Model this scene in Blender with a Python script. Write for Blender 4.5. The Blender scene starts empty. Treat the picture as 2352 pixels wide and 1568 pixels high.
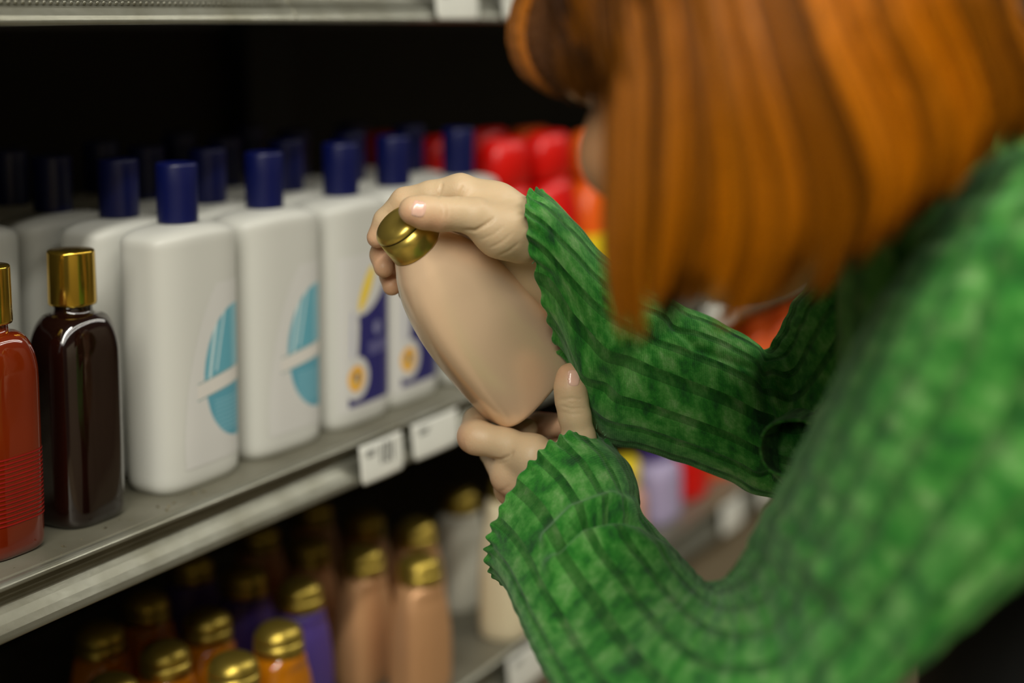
import bpy, bmesh, math, random
import numpy as np
from mathutils import Vector, Matrix
from mathutils.bvhtree import BVHTree

random.seed(7)
RNG = np.random.default_rng(11)
scene = bpy.context.scene
COL = scene.collection

# ------------------------------------------------------------------ camera
FPX = 3700.0
TH, PT = math.radians(28.95), math.radians(7.4)
CX, CY = 1176.0, 512.0
CAM = np.array([0.0, 0.0, 1.45])
HD = np.array([math.cos(TH), math.sin(TH), 0.0])
RT = np.array([math.sin(TH), -math.cos(TH), 0.0])
ZZ = np.array([0.0, 0.0, 1.0])
FW = HD * math.cos(PT) - ZZ * math.sin(PT)
UP = HD * math.sin(PT) + ZZ * math.cos(PT)


def P(px, py, z):
    """world point seen at a pixel of the photograph at a given distance"""
    return CAM + z * (FW + RT * (px - CX) / FPX + UP * (CY - py) / FPX)


def proj(v):
    d = np.atleast_2d(v) - CAM
    z = d @ FW
    return CX + FPX * (d @ RT) / z, CY - FPX * (d @ UP) / z, z


def camvec(x, y, z):
    """direction given as right / down / away"""
    v = RT * x - UP * y + FW * z
    return v


cam_data = bpy.data.cameras.new('camera')
cam = bpy.data.objects.new('camera', cam_data)
COL.objects.link(cam)
m = Matrix(((RT[0], UP[0], -FW[0], CAM[0]), (RT[1], UP[1], -FW[1], CAM[1]), (RT[2], UP[2], -FW[2], CAM[2]), (0, 0, 0, 1)))
cam.matrix_world = m
cam_data.sensor_width = 36.0
cam_data.lens = 36.0 * FPX / 2352.0
cam_data.shift_y = -(784.0 - CY) / 2352.0
cam_data.clip_start = 0.05
cam_data.dof.use_dof = True
cam_data.dof.focus_distance = 0.975
cam_data.dof.aperture_fstop = 2.3
scene.camera = cam

scene.view_settings.view_transform = 'Standard'
scene.view_settings.look = 'None'
scene.view_settings.gamma = 1.0
scene.view_settings.use_curve_mapping = False
scene.view_settings.exposure = -0.55


# ------------------------------------------------------------------ helpers
def lin(c):
    c = c / 255.0
    return c / 12.92 if c <= 0.04045 else ((c + 0.055) / 1.055) ** 2.4


def rgb(r, g, b):
    return (lin(r), lin(g), lin(b), 1.0)


def mat(name, color, rough=0.5, metal=0.0, coat=0.0, spec=0.5, noise=None, bump=None, sss=0.0, trans=0.0, ior=1.45, attr=None, sheen=0.0):
    """noise=(scale, second colour, detail); bump=(scale, strength)"""
    mt = bpy.data.materials.new(name)
    mt.use_nodes = True
    nt = mt.node_tree
    b = nt.nodes['Principled BSDF']
    b.inputs['Base Color'].default_value = color
    b.inputs['Roughness'].default_value = rough
    b.inputs['Metallic'].default_value = metal
    b.inputs['Coat Weight'].default_value = coat
    b.inputs['Coat Roughness'].default_value = 0.08
    b.inputs['Specular IOR Level'].default_value = spec
    b.inputs['Subsurface Weight'].default_value = sss
    if sss:
        b.inputs['Subsurface Radius'].default_value = (0.012, 0.005, 0.003)
        b.inputs['Subsurface Scale'].default_value = 0.6
    b.inputs['Transmission Weight'].default_value = trans
    b.inputs['IOR'].default_value = ior
    b.inputs['Sheen Weight'].default_value = sheen
    tc = nt.nodes.new('ShaderNodeTexCoord')
    if attr:
        a = nt.nodes.new('ShaderNodeVertexColor')
        a.layer_name = attr
        nt.links.new(a.outputs['Color'], b.inputs['Base Color'])
    if noise:
        n = nt.nodes.new('ShaderNodeTexNoise')
        n.inputs['Scale'].default_value = noise[0]
        n.inputs['Detail'].default_value = noise[2] if len(noise) > 2 else 4
        nt.links.new(tc.outputs['Object'], n.inputs['Vector'])
        r = nt.nodes.new('ShaderNodeValToRGB')
        r.color_ramp.elements[0].position = 0.35
        r.color_ramp.elements[1].position = 0.65
        r.color_ramp.elements[0].color = color
        r.color_ramp.elements[1].color = noise[1]
        nt.links.new(n.outputs['Fac'], r.inputs['Fac'])
        nt.links.new(r.outputs['Color'], b.inputs['Base Color'])
    if bump:
        n2 = nt.nodes.new('ShaderNodeTexNoise')
        n2.inputs['Scale'].default_value = bump[0]
        n2.inputs['Detail'].default_value = 3
        nt.links.new(tc.outputs['Object'], n2.inputs['Vector'])
        bp = nt.nodes.new('ShaderNodeBump')
        bp.inputs['Strength'].default_value = bump[1]
        bp.inputs['Distance'].default_value = 0.001
        nt.links.new(n2.outputs['Fac'], bp.inputs['Height'])
        nt.links.new(bp.outputs['Normal'], b.inputs['Normal'])
    return mt


def tag(o, label=None, cat=None, group=None, kind=None):
    if label: o['label'] = label
    if cat: o['category'] = cat
    if group: o['group'] = group
    if kind: o['kind'] = kind
    return o


def link(name, me, mt=None, parent=None):
    o = bpy.data.objects.new(name, me)
    COL.objects.link(o)
    if mt is not None and me is not None and not me.materials:
        me.materials.append(mt)
    if parent is not None:
        o.parent = parent
    return o


def empty(name, loc=(0, 0, 0), rotz=0.0):
    o = bpy.data.objects.new(name, None)
    o.empty_display_size = 0.02
    COL.objects.link(o)
    o.location = loc
    o.rotation_euler = (0, 0, rotz)
    return o


def mesh_from(verts, faces, smooth=True, name='m'):
    me = bpy.data.meshes.new(name)
    me.from_pydata([tuple(v) for v in verts], [], [tuple(int(i) for i in f) for f in faces])
    me.validate()
    me.update()
    if smooth:
        me.polygons.foreach_set('use_smooth', np.ones(len(me.polygons), dtype=bool))
    return me


def join_parts(parts):
    """parts: list of (verts, faces)"""
    vs, fs, off = [], [], 0
    for v, f in parts:
        v = np.asarray(v)
        vs.append(v)
        fs += [tuple(int(i) + off for i in q) for q in f]
        off += len(v)
    return np.vstack(vs), fs


def copy_tree(o, parent=None):
    c = o.copy()
    COL.objects.link(c)
    if parent is not None:
        c.parent = parent
    for ch in list(o.children):
        copy_tree(ch, c)
    return c


def grid_faces(nv, nu, wrap=True):
    fs = []
    for j in range(nv - 1):
        for i in range(nu if wrap else nu - 1):
            a = j * nu + i
            b = j * nu + (i + 1) % nu
            fs.append((a, b, b + nu, a + nu))
    return fs


def superell(n, a, b, e):
    t = np.linspace(0, 2 * np.pi, n, endpoint=False)
    c, s = np.cos(t), np.sin(t)
    return np.stack([a * np.sign(c) * np.abs(c) ** (2 / e), b * np.sign(s) * np.abs(s) ** (2 / e)], 1)


def loft(rows, n=64, cap0=True, cap1=True):
    """rows: (z, a, b, exponent) -> closed lofted solid standing on z"""
    vs = []
    for (z, a, b, e) in rows:
        c = superell(n, a, b, e)
        vs.append(np.column_stack([c, np.full(n, z)]))
    v = np.vstack(vs)
    f = grid_faces(len(rows), n)
    if cap0: f.append(tuple(range(n - 1, -1, -1)))
    if cap1: f.append(tuple((len(rows) - 1) * n + i for i in range(n)))
    return v, f


def lathe(prof, n=48):
    return loft([(z, r, r, 2.0) for (r, z) in prof], n)


def box(x0, x1, y0, y1, z0, z1):
    v = [(x0, y0, z0), (x1, y0, z0), (x1, y1, z0), (x0, y1, z0), (x0, y0, z1), (x1, y0, z1), (x1, y1, z1), (x0, y1, z1)]
    f = [(0, 3, 2, 1), (4, 5, 6, 7), (0, 1, 5, 4), (1, 2, 6, 5), (2, 3, 7, 6), (3, 0, 4, 7)]
    return np.array(v, float), f


def bevel_mod(o, w=0.001, seg=2):
    b = o.modifiers.new('bevel', 'BEVEL')
    b.width = w
    b.segments = seg
    b.limit_method = 'ANGLE'
    return o


def spline(pts, n):
    """Catmull-Rom through rows of pts"""
    p = np.asarray(pts, float)
    k = len(p)
    ts = np.linspace(0, k - 1, n)
    out = []
    for t in ts:
        i = min(int(t), k - 2)
        u = t - i
        p0, p1, p2, p3 = p[max(i - 1, 0)], p[i], p[i + 1], p[min(i + 2, k - 1)]
        out.append(0.5 * ((2 * p1) + (-p0 + p2) * u + (2 * p0 - 5 * p1 + 4 * p2 - p3) * u ** 2 + (-p0 + 3 * p1 - 3 * p2 + p3) * u ** 3))
    return np.array(out)


# ---- implicit surfaces (smooth union of tapered limbs), meshed with surface nets
class Field:
    def __init__(self, lo, hi, h):
        self.h = h
        self.lo = np.asarray(lo, float)
        self.n = np.ceil((np.asarray(hi) - self.lo) / h).astype(int) + 1
        self.D = np.full(self.n, 1.0, dtype=np.float32)

    def _sub(self, lo, hi):
        i0 = np.clip(np.floor((lo - self.lo) / self.h).astype(int), 0, self.n - 1)
        i1 = np.clip(np.ceil((hi - self.lo) / self.h).astype(int) + 1, 1, self.n)
        ax = [self.lo[k] + self.h * np.arange(i0[k], i1[k]) for k in range(3)]
        X, Y, Z_ = np.meshgrid(*ax, indexing='ij')
        return tuple(slice(i0[k], i1[k]) for k in range(3)), np.stack([X, Y, Z_], -1)

    def _merge(self, sl, d, k):
        a = self.D[sl]
        if k > 0:
            hh = np.maximum(k - np.abs(a - d), 0.0) / k
            self.D[sl] = np.minimum(a, d) - hh * hh * k * 0.25
        else:
            self.D[sl] = np.minimum(a, d)

    def cone(self, a, b, ra, rb, k=0.006):
        a, b = np.asarray(a, float), np.asarray(b, float)
        m_ = max(ra, rb) + 2.5 * k + 3 * self.h
        sl, X = self._sub(np.minimum(a, b) - m_, np.maximum(a, b) + m_)
        ba = b - a
        t = np.clip(((X - a) @ ba) / max(ba @ ba, 1e-12), 0, 1)
        d = np.linalg.norm(X - a - t[..., None] * ba, axis=-1) - (ra + (rb - ra) * t)
        self._merge(sl, d.astype(np.float32), k)

    def chain(self, pts, k=0.006):
        for (a, ra), (b, rb) in zip(pts[:-1], pts[1:]):
            self.cone(a, b, ra, rb, k)

    def ell(self, c, axes, radii, k=0.01):
        c = np.asarray(c, float)
        A = np.asarray(axes, float)
        r = np.asarray(radii, float)
        m_ = r.max() + 2.5 * k + 3 * self.h
        sl, X = self._sub(c - m_, c + m_)
        q = ((X - c) @ A.T) / r
        L = np.linalg.norm(q, axis=-1)
        L2 = np.linalg.norm(q / r, axis=-1) + 1e-9
        d = L * (L - 1) / L2
        self._merge(sl, d.astype(np.float32), k)

    def cut(self, c, axes, radii, k=0.004):
        c = np.asarray(c, float)
        A = np.asarray(axes, float)
        r = np.asarray(radii, float)
        m_ = r.max() + 2.5 * k + 3 * self.h
        sl, X = self._sub(c - m_, c + m_)
        q = ((X - c) @ A.T) / r
        L = np.linalg.norm(q, axis=-1)
        L2 = np.linalg.norm(q / r, axis=-1) + 1e-9
        d = -(L * (L - 1) / L2)
        a = self.D[sl]
        hh = np.maximum(k - np.abs(a - d), 0.0) / k
        self.D[sl] = (np.maximum(a, d) + hh * hh * k * 0.25).astype(np.float32)

    def mesh(self):
        D = self.D
        nx, ny, nz = D.shape
        S = D < 0
        cs = np.zeros((nx - 1, ny - 1, nz - 1), dtype=np.int8)
        for i in (0, 1):
            for j in (0, 1):
                for k in (0, 1):
                    cs += S[i:nx - 1 + i, j:ny - 1 + j, k:nz - 1 + k]
        act = (cs > 0) & (cs < 8)
        idx = -np.ones(act.shape, dtype=np.int64)
        cells = np.argwhere(act)
        idx[act] = np.arange(len(cells))
        acc = np.zeros((len(cells), 3))
        cnt = np.zeros(len(cells))
        quads = []
        for ax in range(3):
            s0 = [slice(None)] * 3
            s1 = [slice(None)] * 3
            s0[ax] = slice(0, -1)
            s1[ax] = slice(1, None)
            e = np.argwhere(S[tuple(s0)] != S[tuple(s1)])
            if not len(e): continue
            e2 = e.copy()
            e2[:, ax] += 1
            d0 = D[e[:, 0], e[:, 1], e[:, 2]].astype(float)
            d1 = D[e2[:, 0], e2[:, 1], e2[:, 2]].astype(float)
            t = d0 / (d0 - d1)
            pt = e.astype(float)
            pt[:, ax] += t
            b_, c_ = [(1, 2), (2, 0), (0, 1)][ax]
            ids = []
            for (ob, oc) in ((0, 0), (-1, 0), (-1, -1), (0, -1)):
                q = e.copy()
                q[:, b_] += ob
                q[:, c_] += oc
                ok = np.all(q >= 0, 1) & np.all(q < np.array(act.shape), 1)
                qi = np.full(len(e), -1)
                qi[ok] = idx[q[ok, 0], q[ok, 1], q[ok, 2]]
                g = qi >= 0
                np.add.at(acc, qi[g], pt[g])
                np.add.at(cnt, qi[g], 1)
                ids.append(qi)
            ids = np.stack(ids, 1)
            flip = d0 > 0
            ids[flip] = ids[flip][:, ::-1]
            quads.append(ids[np.all(ids >= 0, 1)])
        v = acc / np.maximum(cnt, 1)[:, None] * self.h + self.lo
        return v, np.vstack(quads)


def vnormals(v, f):
    f = np.asarray(f)
    n = np.cross(v[f[:, 2]] - v[f[:, 0]], v[f[:, 3]] - v[f[:, 1]])
    vn = np.zeros_like(v)
    for k in range(4):
        np.add.at(vn, f[:, k], n)
    return vn / (np.linalg.norm(vn, axis=1)[:, None] + 1e-12)


def smooth_mesh(v, f, it=2, lam=0.5):
    f = np.asarray(f)
    for _ in range(it):
        s = np.zeros_like(v)
        c = np.zeros(len(v))
        for k in range(4):
            a, b = f[:, k], f[:, (k + 1) % 4]
            np.add.at(s, a, v[b])
            np.add.at(c, a, 1)
            np.add.at(s, b, v[a])
            np.add.at(c, b, 1)
        v = v + lam * (s / np.maximum(c, 1)[:, None] - v)
    return v


def groove(v, f, lines):
    """press shallow creases: lines of (pixel polyline, width px, depth m)"""
    vn = vnormals(v, f)
    px, py, z = proj(v)
    face = (vn @ -FW) > 0.05
    v = v.copy()
    for pts, w, dep in lines:
        best = np.full(len(v), 1e9)
        fade = np.ones(len(v))
        seg = len(pts) - 1
        for i in range(seg):
            a, b = np.array(pts[i], float), np.array(pts[i + 1], float)
            d = b - a
            q = np.stack([px, py], 1) - a
            t = np.clip((q @ d) / (d @ d), 0, 1)
            dist = np.linalg.norm(q - t[:, None] * d, axis=1)
            up = dist < best
            g = (i + t) / seg
            fade = np.where(up, np.clip(np.minimum(g, 1 - g) * 4 + 0.25, 0, 1), fade)
            best = np.minimum(best, dist)
        amt = np.exp(-(best / w) ** 2) * dep * fade
        amt = np.where(face & (best < 4 * w), amt, 0)
        v -= vn * amt[:, None]
    return v


# ------------------------------------------------------------------ materials
M = {}
M['white_plastic'] = mat('white plastic', rgb(200, 200, 192), 0.42, bump=(60, 0.04))
M['blue_cap'] = mat('dark blue plastic', rgb(4, 12, 66), 0.36, bump=(40, 0.03))
M['gold_metal'] = mat('polished gold plastic', (0.62, 0.40, 0.05, 1), 0.16, 0.95, bump=(30, 0.03))
M['gold_satin'] = mat('satin gold plastic', (0.66, 0.48, 0.10, 1), 0.30, 0.85, bump=(30, 0.03))
M['gold_shaded'] = mat('gold plastic darkened for shade', (0.40, 0.29, 0.05, 1), 0.33, 0.85, bump=(30, 0.03))  # satin gold with the low shelf's shade put into its colour
M['groove_dark'] = mat('dark groove', rgb(20, 15, 6), 0.6, noise=(50, rgb(26, 20, 10)))
M['copper'] = mat('pearly copper plastic', (0.93, 0.66, 0.43, 1), 0.30, 0.28, coat=0.6, noise=(6, (0.94, 0.67, 0.445, 1), 2), bump=(900, 0.05))
M['copper'].node_tree.nodes['Principled BSDF'].inputs['Coat Roughness'].default_value = 0.22
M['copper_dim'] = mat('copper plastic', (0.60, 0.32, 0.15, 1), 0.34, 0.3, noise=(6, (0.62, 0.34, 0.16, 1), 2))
M['cream'] = mat('cream plastic', rgb(222, 208, 172), 0.4, noise=(5, rgb(226, 214, 182), 2))
M['pale'] = mat('pale plastic', rgb(200, 198, 182), 0.4, noise=(5, rgb(206, 204, 190), 2))
M['purple'] = mat('purple plastic', rgb(74, 56, 128), 0.35, noise=(5, rgb(80, 62, 134), 2))
M['amber'] = mat('amber liquid in clear plastic', rgb(214, 128, 10), 0.12, coat=0.6, trans=0.35, noise=(5, rgb(224, 140, 16), 2))
M['brown_glass'] = mat('dark brown liquid in clear plastic', rgb(26, 9, 5), 0.07, coat=0.8, spec=0.6, noise=(9, rgb(17, 6, 4), 2))
M['red_glass'] = mat('red liquid in clear plastic', rgb(112, 34, 6), 0.09, coat=0.8, spec=0.6, noise=(9, rgb(92, 24, 5), 2))
M['red_ink'] = mat('dark red print', rgb(140, 12, 6), 0.5, noise=(50, rgb(128, 10, 6)))
M['red_plastic'] = mat('red plastic', rgb(214, 14, 8), 0.32, noise=(4, rgb(222, 20, 12), 2))
M['orange_plastic'] = mat('orange plastic', rgb(232, 92, 14), 0.35, noise=(4, rgb(236, 100, 20), 2))
M['yellow_plastic'] = mat('yellow plastic', rgb(236, 208, 30), 0.35, noise=(4, rgb(240, 214, 40), 2))
M['lilac_plastic'] = mat('lilac plastic', rgb(176, 164, 200), 0.4, noise=(4, rgb(180, 170, 204), 2))
M['pink_plastic'] = mat('pale pink plastic', rgb(214, 160, 132), 0.4, noise=(4, rgb(218, 166, 140), 2))
M['paper'] = mat('white card', rgb(236, 236, 226), 0.4, coat=0.3, noise=(20, rgb(228, 229, 220)))
M['ink'] = mat('dark print', rgb(60, 62, 60), 0.6, noise=(30, rgb(70, 72, 70)))
M['label'] = mat('printed label', (1, 1, 1, 1), 0.38, attr='paint')
M['shelf_metal'] = mat('grey painted steel', rgb(128, 125, 110), 0.42, 0.25, noise=(9, rgb(98, 95, 80), 6), bump=(220, 0.12))
M['rail_metal'] = mat('galvanised steel rail', rgb(150, 150, 138), 0.3, 0.65, noise=(14, rgb(118, 116, 100), 8), bump=(160, 0.12))
M['back_panel'] = mat('dark brown panel', rgb(30, 25, 15), 0.75, noise=(6, rgb(24, 20, 13)))
M['upright'] = mat('black steel', rgb(9, 9, 9), 0.6, noise=(12, rgb(12, 12, 11)))
M['floor'] = mat('beige vinyl floor', rgb(132, 120, 97), 0.45, noise=(3, rgb(121, 109, 88), 6))
M['skin'] = None
M['debris'] = mat('dirt crumbs', rgb(40, 36, 26), 0.8, noise=(200, rgb(130, 120, 90)))


def skin_material():
    mt = mat('skin', rgb(226, 186, 150), 0.46, sss=0.18, bump=(650, 0.14))
    nt = mt.node_tree
    b = nt.nodes['Principled BSDF']
    tc = nt.nodes.new('ShaderNodeTexCoord')
    n = nt.nodes.new('ShaderNodeTexNoise')
    n.inputs['Scale'].default_value = 45
    n.inputs['Detail'].default_value = 3
    nt.links.new(tc.outputs['Object'], n.inputs['Vector'])
    r = nt.nodes.new('ShaderNodeValToRGB')
    r.color_ramp.elements[0].position = 0.3
    r.color_ramp.elements[1].position = 0.7
    r.color_ramp.elements[0].color = (0.93, 0.93, 0.93, 1)
    r.color_ramp.elements[1].color = (1, 1, 1, 1)
    nt.links.new(n.outputs['Fac'], r.inputs['Fac'])
    a = nt.nodes.new('ShaderNodeVertexColor')
    a.layer_name = 'paint'
    mx = nt.nodes.new('ShaderNodeMix')
    mx.data_type = 'RGBA'
    mx.blend_type = 'MULTIPLY'
    mx.inputs['Factor'].default_value = 1.0
    nt.links.new(a.outputs['Color'], mx.inputs[6])
    nt.links.new(r.outputs['Color'], mx.inputs[7])
    nt.links.new(mx.outputs[2], b.inputs['Base Color'])
    return mt


def knit_material():
    """green space-dyed wide rib knit; UV is in metres (u around, v along)"""
    mt = bpy.data.materials.new('green rib knit')
    mt.use_nodes = True
    nt = mt.node_tree
    N, L = nt.nodes, nt.links
    b = N['Principled BSDF']
    b.inputs['Roughness'].default_value = 0.85
    b.inputs['Specular IOR Level'].default_value = 0.15
    b.inputs['Sheen Weight'].default_value = 0.25
    b.inputs['Sheen Roughness'].default_value = 0.5
    b.inputs['Sheen Tint'].default_value = (0.6, 0.9, 0.6, 1)
    uv = N.new('ShaderNodeTexCoord')
    sep = N.new('ShaderNodeSeparateXYZ')
    L.new(uv.outputs['UV'], sep.inputs[0])

    def math_(op, a, bval=None, c=None):
        n = N.new('ShaderNodeMath')
        n.operation = op
        for i, x in enumerate((a, bval, c)):
            if x is None: continue
            if isinstance(x, (int, float)): n.inputs[i].default_value = x
            else: L.new(x, n.inputs[i])
        return n.outputs[0]
    u, v = sep.outputs[0], sep.outputs[1]
    ribs = math_('MULTIPLY', u, 1 / 0.0165)
    fr = math_('FRACT', ribs)
    cell = math_('FLOOR', ribs)
    half = math_('GREATER_THAN', fr, 0.30)            # wide raised panel / narrow dark channel
    # blotches of dyed yarn: short dashes running around the limb, different per rib
    comb = N.new('ShaderNodeCombineXYZ')
    L.new(math_('MULTIPLY', u, 75.0), comb.inputs[0])
    L.new(math_('MULTIPLY', v, 75.0), comb.inputs[1])
    L.new(math_('MULTIPLY', cell, 3.7), comb.inputs[2])
    n1 = N.new('ShaderNodeTexNoise')
    n1.inputs['Scale'].default_value = 1.0
    n1.inputs['Detail'].default_value = 4
    n1.inputs['Roughness'].default_value = 0.62
    L.new(comb.outputs[0], n1.inputs['Vector'])
    ramp = N.new('ShaderNodeValToRGB')
    cr = ramp.color_ramp
    cr.elements[0].position = 0.30
    cr.elements[0].color = rgb(28, 78, 34)
    cr.elements[1].position = 0.72
    cr.elements[1].color = rgb(126, 170, 104)
    e = cr.elements.new(0.44)
    e.color = rgb(44, 122, 38)
    e = cr.elements.new(0.56)
    e.color = rgb(80, 148, 64)
    L.new(n1.outputs['Fac'], ramp.inputs['Fac'])
    # fine fibre speckle
    comb2 = N.new('ShaderNodeCombineXYZ')
    L.new(math_('MULTIPLY', u, 1400.0), comb2.inputs[0])
    L.new(math_('MULTIPLY', v, 900.0), comb2.inputs[1])
    n2 = N.new('ShaderNodeTexNoise')
    n2.inputs['Scale'].default_value = 1.0
    n2.inputs['Detail'].default_value = 2
    L.new(comb2.outputs[0], n2.inputs['Vector'])
    sp = math_('MULTIPLY_ADD', n2.outputs['Fac'], 0.7, 0.65)
    chan = math_('MULTIPLY_ADD', half, 0.42, 0.58)
    fac = math_('MULTIPLY', sp, chan)
    mx = N.new('ShaderNodeMix')
    mx.data_type = 'RGBA'
    mx.blend_type = 'MULTIPLY'
    mx.inputs['Factor'].default_value = 1.0
    L.new(ramp.outputs['Color'], mx.inputs[6])
    L.new(fac, mx.inputs[7])
    L.new(mx.outputs[2], b.inputs['Base Color'])
    # relief: channels and stitches
    st = math_('SINE', math_('MULTIPLY', v, 2 * math.pi / 0.0014))
    hgt = math_('ADD', math_('MULTIPLY', half, 0.6), math_('MULTIPLY', st, 0.18))
    hgt = math_('ADD', hgt, math_('MULTIPLY', n2.outputs['Fac'], 0.8))
    bp = N.new('ShaderNodeBump')
    bp.inputs['Strength'].default_value = 0.55
    bp.inputs['Distance'].default_value = 0.0007
    L.new(hgt, bp.inputs['Height'])
    L.new(bp.outputs['Normal'], b.inputs['Normal'])
    return mt


def hair_material():
    mt = mat('copper red hair', rgb(180, 96, 10), 0.42, spec=0.22, attr='paint')
    return mt


M['skin'] = skin_material()
M['knit'] = knit_material()
M['hair'] = hair_material()
M['nail'] = mat('fingernail', rgb(232, 186, 164), 0.2, coat=0.5, noise=(120, rgb(238, 196, 176)), sss=0.1)
M['black_cloth'] = mat('black cloth', rgb(10, 11, 10), 0.9, noise=(80, rgb(14, 15, 14)), bump=(400, 0.2))
M['shoe'] = mat('black leather', rgb(16, 15, 14), 0.4, noise=(60, rgb(22, 20, 18)))
M['thread'] = mat('green thread', rgb(120, 170, 120), 0.8, noise=(200, rgb(90, 150, 95)))


def set_paint(me, cols):
    ca = me.color_attributes.new('paint', 'FLOAT_COLOR', 'POINT')
    c = np.ones((len(me.vertices), 4), dtype=np.float32)
    c[:, :3] = cols
    ca.data.foreach_set('color', c.ravel())


# ------------------------------------------------------------------ setting and shelving
DECK, EDGE = 1.1213, 0.698
LOW = 0.862
TOPDECK = 1.480
BACK = 1.16

fl = link('floor', mesh_from(*box(-3, 9, -2.5, 1.4, -0.05, 0.0), smooth=False), M['floor'])
tag(fl, kind='structure')

wo = link('bounce_wall', mesh_from(*box(-3, 9, -1.75, -1.65, 0.0, 2.1), smooth=False), mat('pale bounce wall', rgb(150, 140, 120), 0.6, noise=(3, rgb(138, 128, 108), 3)))  # unseen aisle side, added for its pale reflection and bounced light
tag(wo, kind='structure')
gond = empty('shelving_unit', (0.5, 1.2, 0))
tag(gond, 'dark brown backed supermarket shelving unit carrying the grey steel shelves', 'shelving')
bp_ = link('back_panel', mesh_from(*box(-1.5, 6.5, BACK - 1.2, BACK - 1.17, 0.05, 2.2), smooth=False), M['back_panel'], gond)
for k, x in enumerate((-0.36, 1.47, 2.70, 3.92)):
    o = link('upright', mesh_from(*box(x - 0.04 - 0.5, x + 0.04 - 0.5, BACK - 1.235, BACK - 1.201, 0.0, 2.2), smooth=False), M['upright'], gond)
link('base_panel', mesh_from(*box(-1.5, 6.5, EDGE - 1.2 + 0.012, BACK - 1.205, 0.0, 0.815), smooth=False), M['floor'], gond)


def extrude_x(profile, x0, x1, nseg=1):
    """profile: closed polygon of (y, z)"""
    n = len(profile)
    xs = np.linspace(x0, x1, nseg + 1)
    v = [(x, y, z) for x in xs for (y, z) in profile]
    f = []
    for j in range(nseg):
        for i in range(n):
            a, b = j * n + i, j * n + (i + 1) % n
            f.append((a, a + n, b + n, b))
    f.append(tuple(range(n)))
    f.append(tuple(nseg * n + i for i in range(n - 1, -1, -1)))
    return np.array(v), f


def make_shelf(zd, x0, x1, drop, label, lipdark=True):
    root = empty('metal_shelf', (x0, EDGE, zd))
    tag(root, label, 'shelf', 'grey steel shelves')
    w = x1 - x0
    dk = link('deck', mesh_from(*box(0, w, 0.004, BACK - EDGE - 0.04, -0.012, 0.0), smooth=False), M['shelf_metal'], root)
    bevel_mod(dk, 0.0015)
    d = drop
    # rolled front edge, hollow channel, convex price strip, rolled bottom
    prof = [(0.006, -0.0006), (0.001, -0.001), (-0.0012, -0.003), (-0.0010, -0.0055), (0.0058, -0.0068), (0.0078, -d * 0.32), (0.0076, -d * 0.48), (0.0048, -d * 0.60),
            (0.0006, -d * 0.72), (-0.0022, -d * 0.84), (-0.0034, -d * 0.93), (-0.0030, -d * 0.985), (-0.0012, -d), (0.002, -d), (0.004, -d + 0.002),
            (0.009, -d * 0.6), (0.0105, -d * 0.4), (0.0105, -0.004)]
    rl = link('price_rail', mesh_from(*extrude_x(prof, 0, w), smooth=False), M['rail_metal'], root)
    bevel_mod(rl, 0.0008, 2)
    return root


shelf_main = make_shelf(DECK, -0.55, 5.5, 0.036, 'grey steel shelf carrying the white and brown bottles')
shelf_low = make_shelf(LOW, -0.55, 5.5, 0.043, 'low grey steel shelf under the white bottles, carrying gold-capped bottles')
shelf_top_a = make_shelf(TOPDECK, -0.55, 0.9385, 0.037, 'overhead steel shelf with dimpled front edge, left of the seam')
shelf_top_b = make_shelf(TOPDECK, 0.9395, 5.5, 0.037, 'overhead steel shelf with white price tags, right of the seam')
# dimples of the overhead rail, left part
rows = []
for r in range(3):
    for i in range(60):
        x = 0.6 + 0.0055 * i + (0.00275 if r % 2 else 0) + 0.55
        v, f = loft([(0, 0.0016, 0.0016, 2), (0.0006, 0.0011, 0.0011, 2), (0.0008, 0.0004, 0.0004, 2)], 8)
        v = np.column_stack([v[:, 0] + x, -v[:, 2] + 0.0012 + 0.0012 * (2 - r), v[:, 1] - 0.0145 - 0.0045 * r])
        rows.append((v, f))
o = link('dimple_pattern', mesh_from(*join_parts(rows)), M['rail_metal'], shelf_top_a)
o['kind'] = 'stuff'


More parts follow.
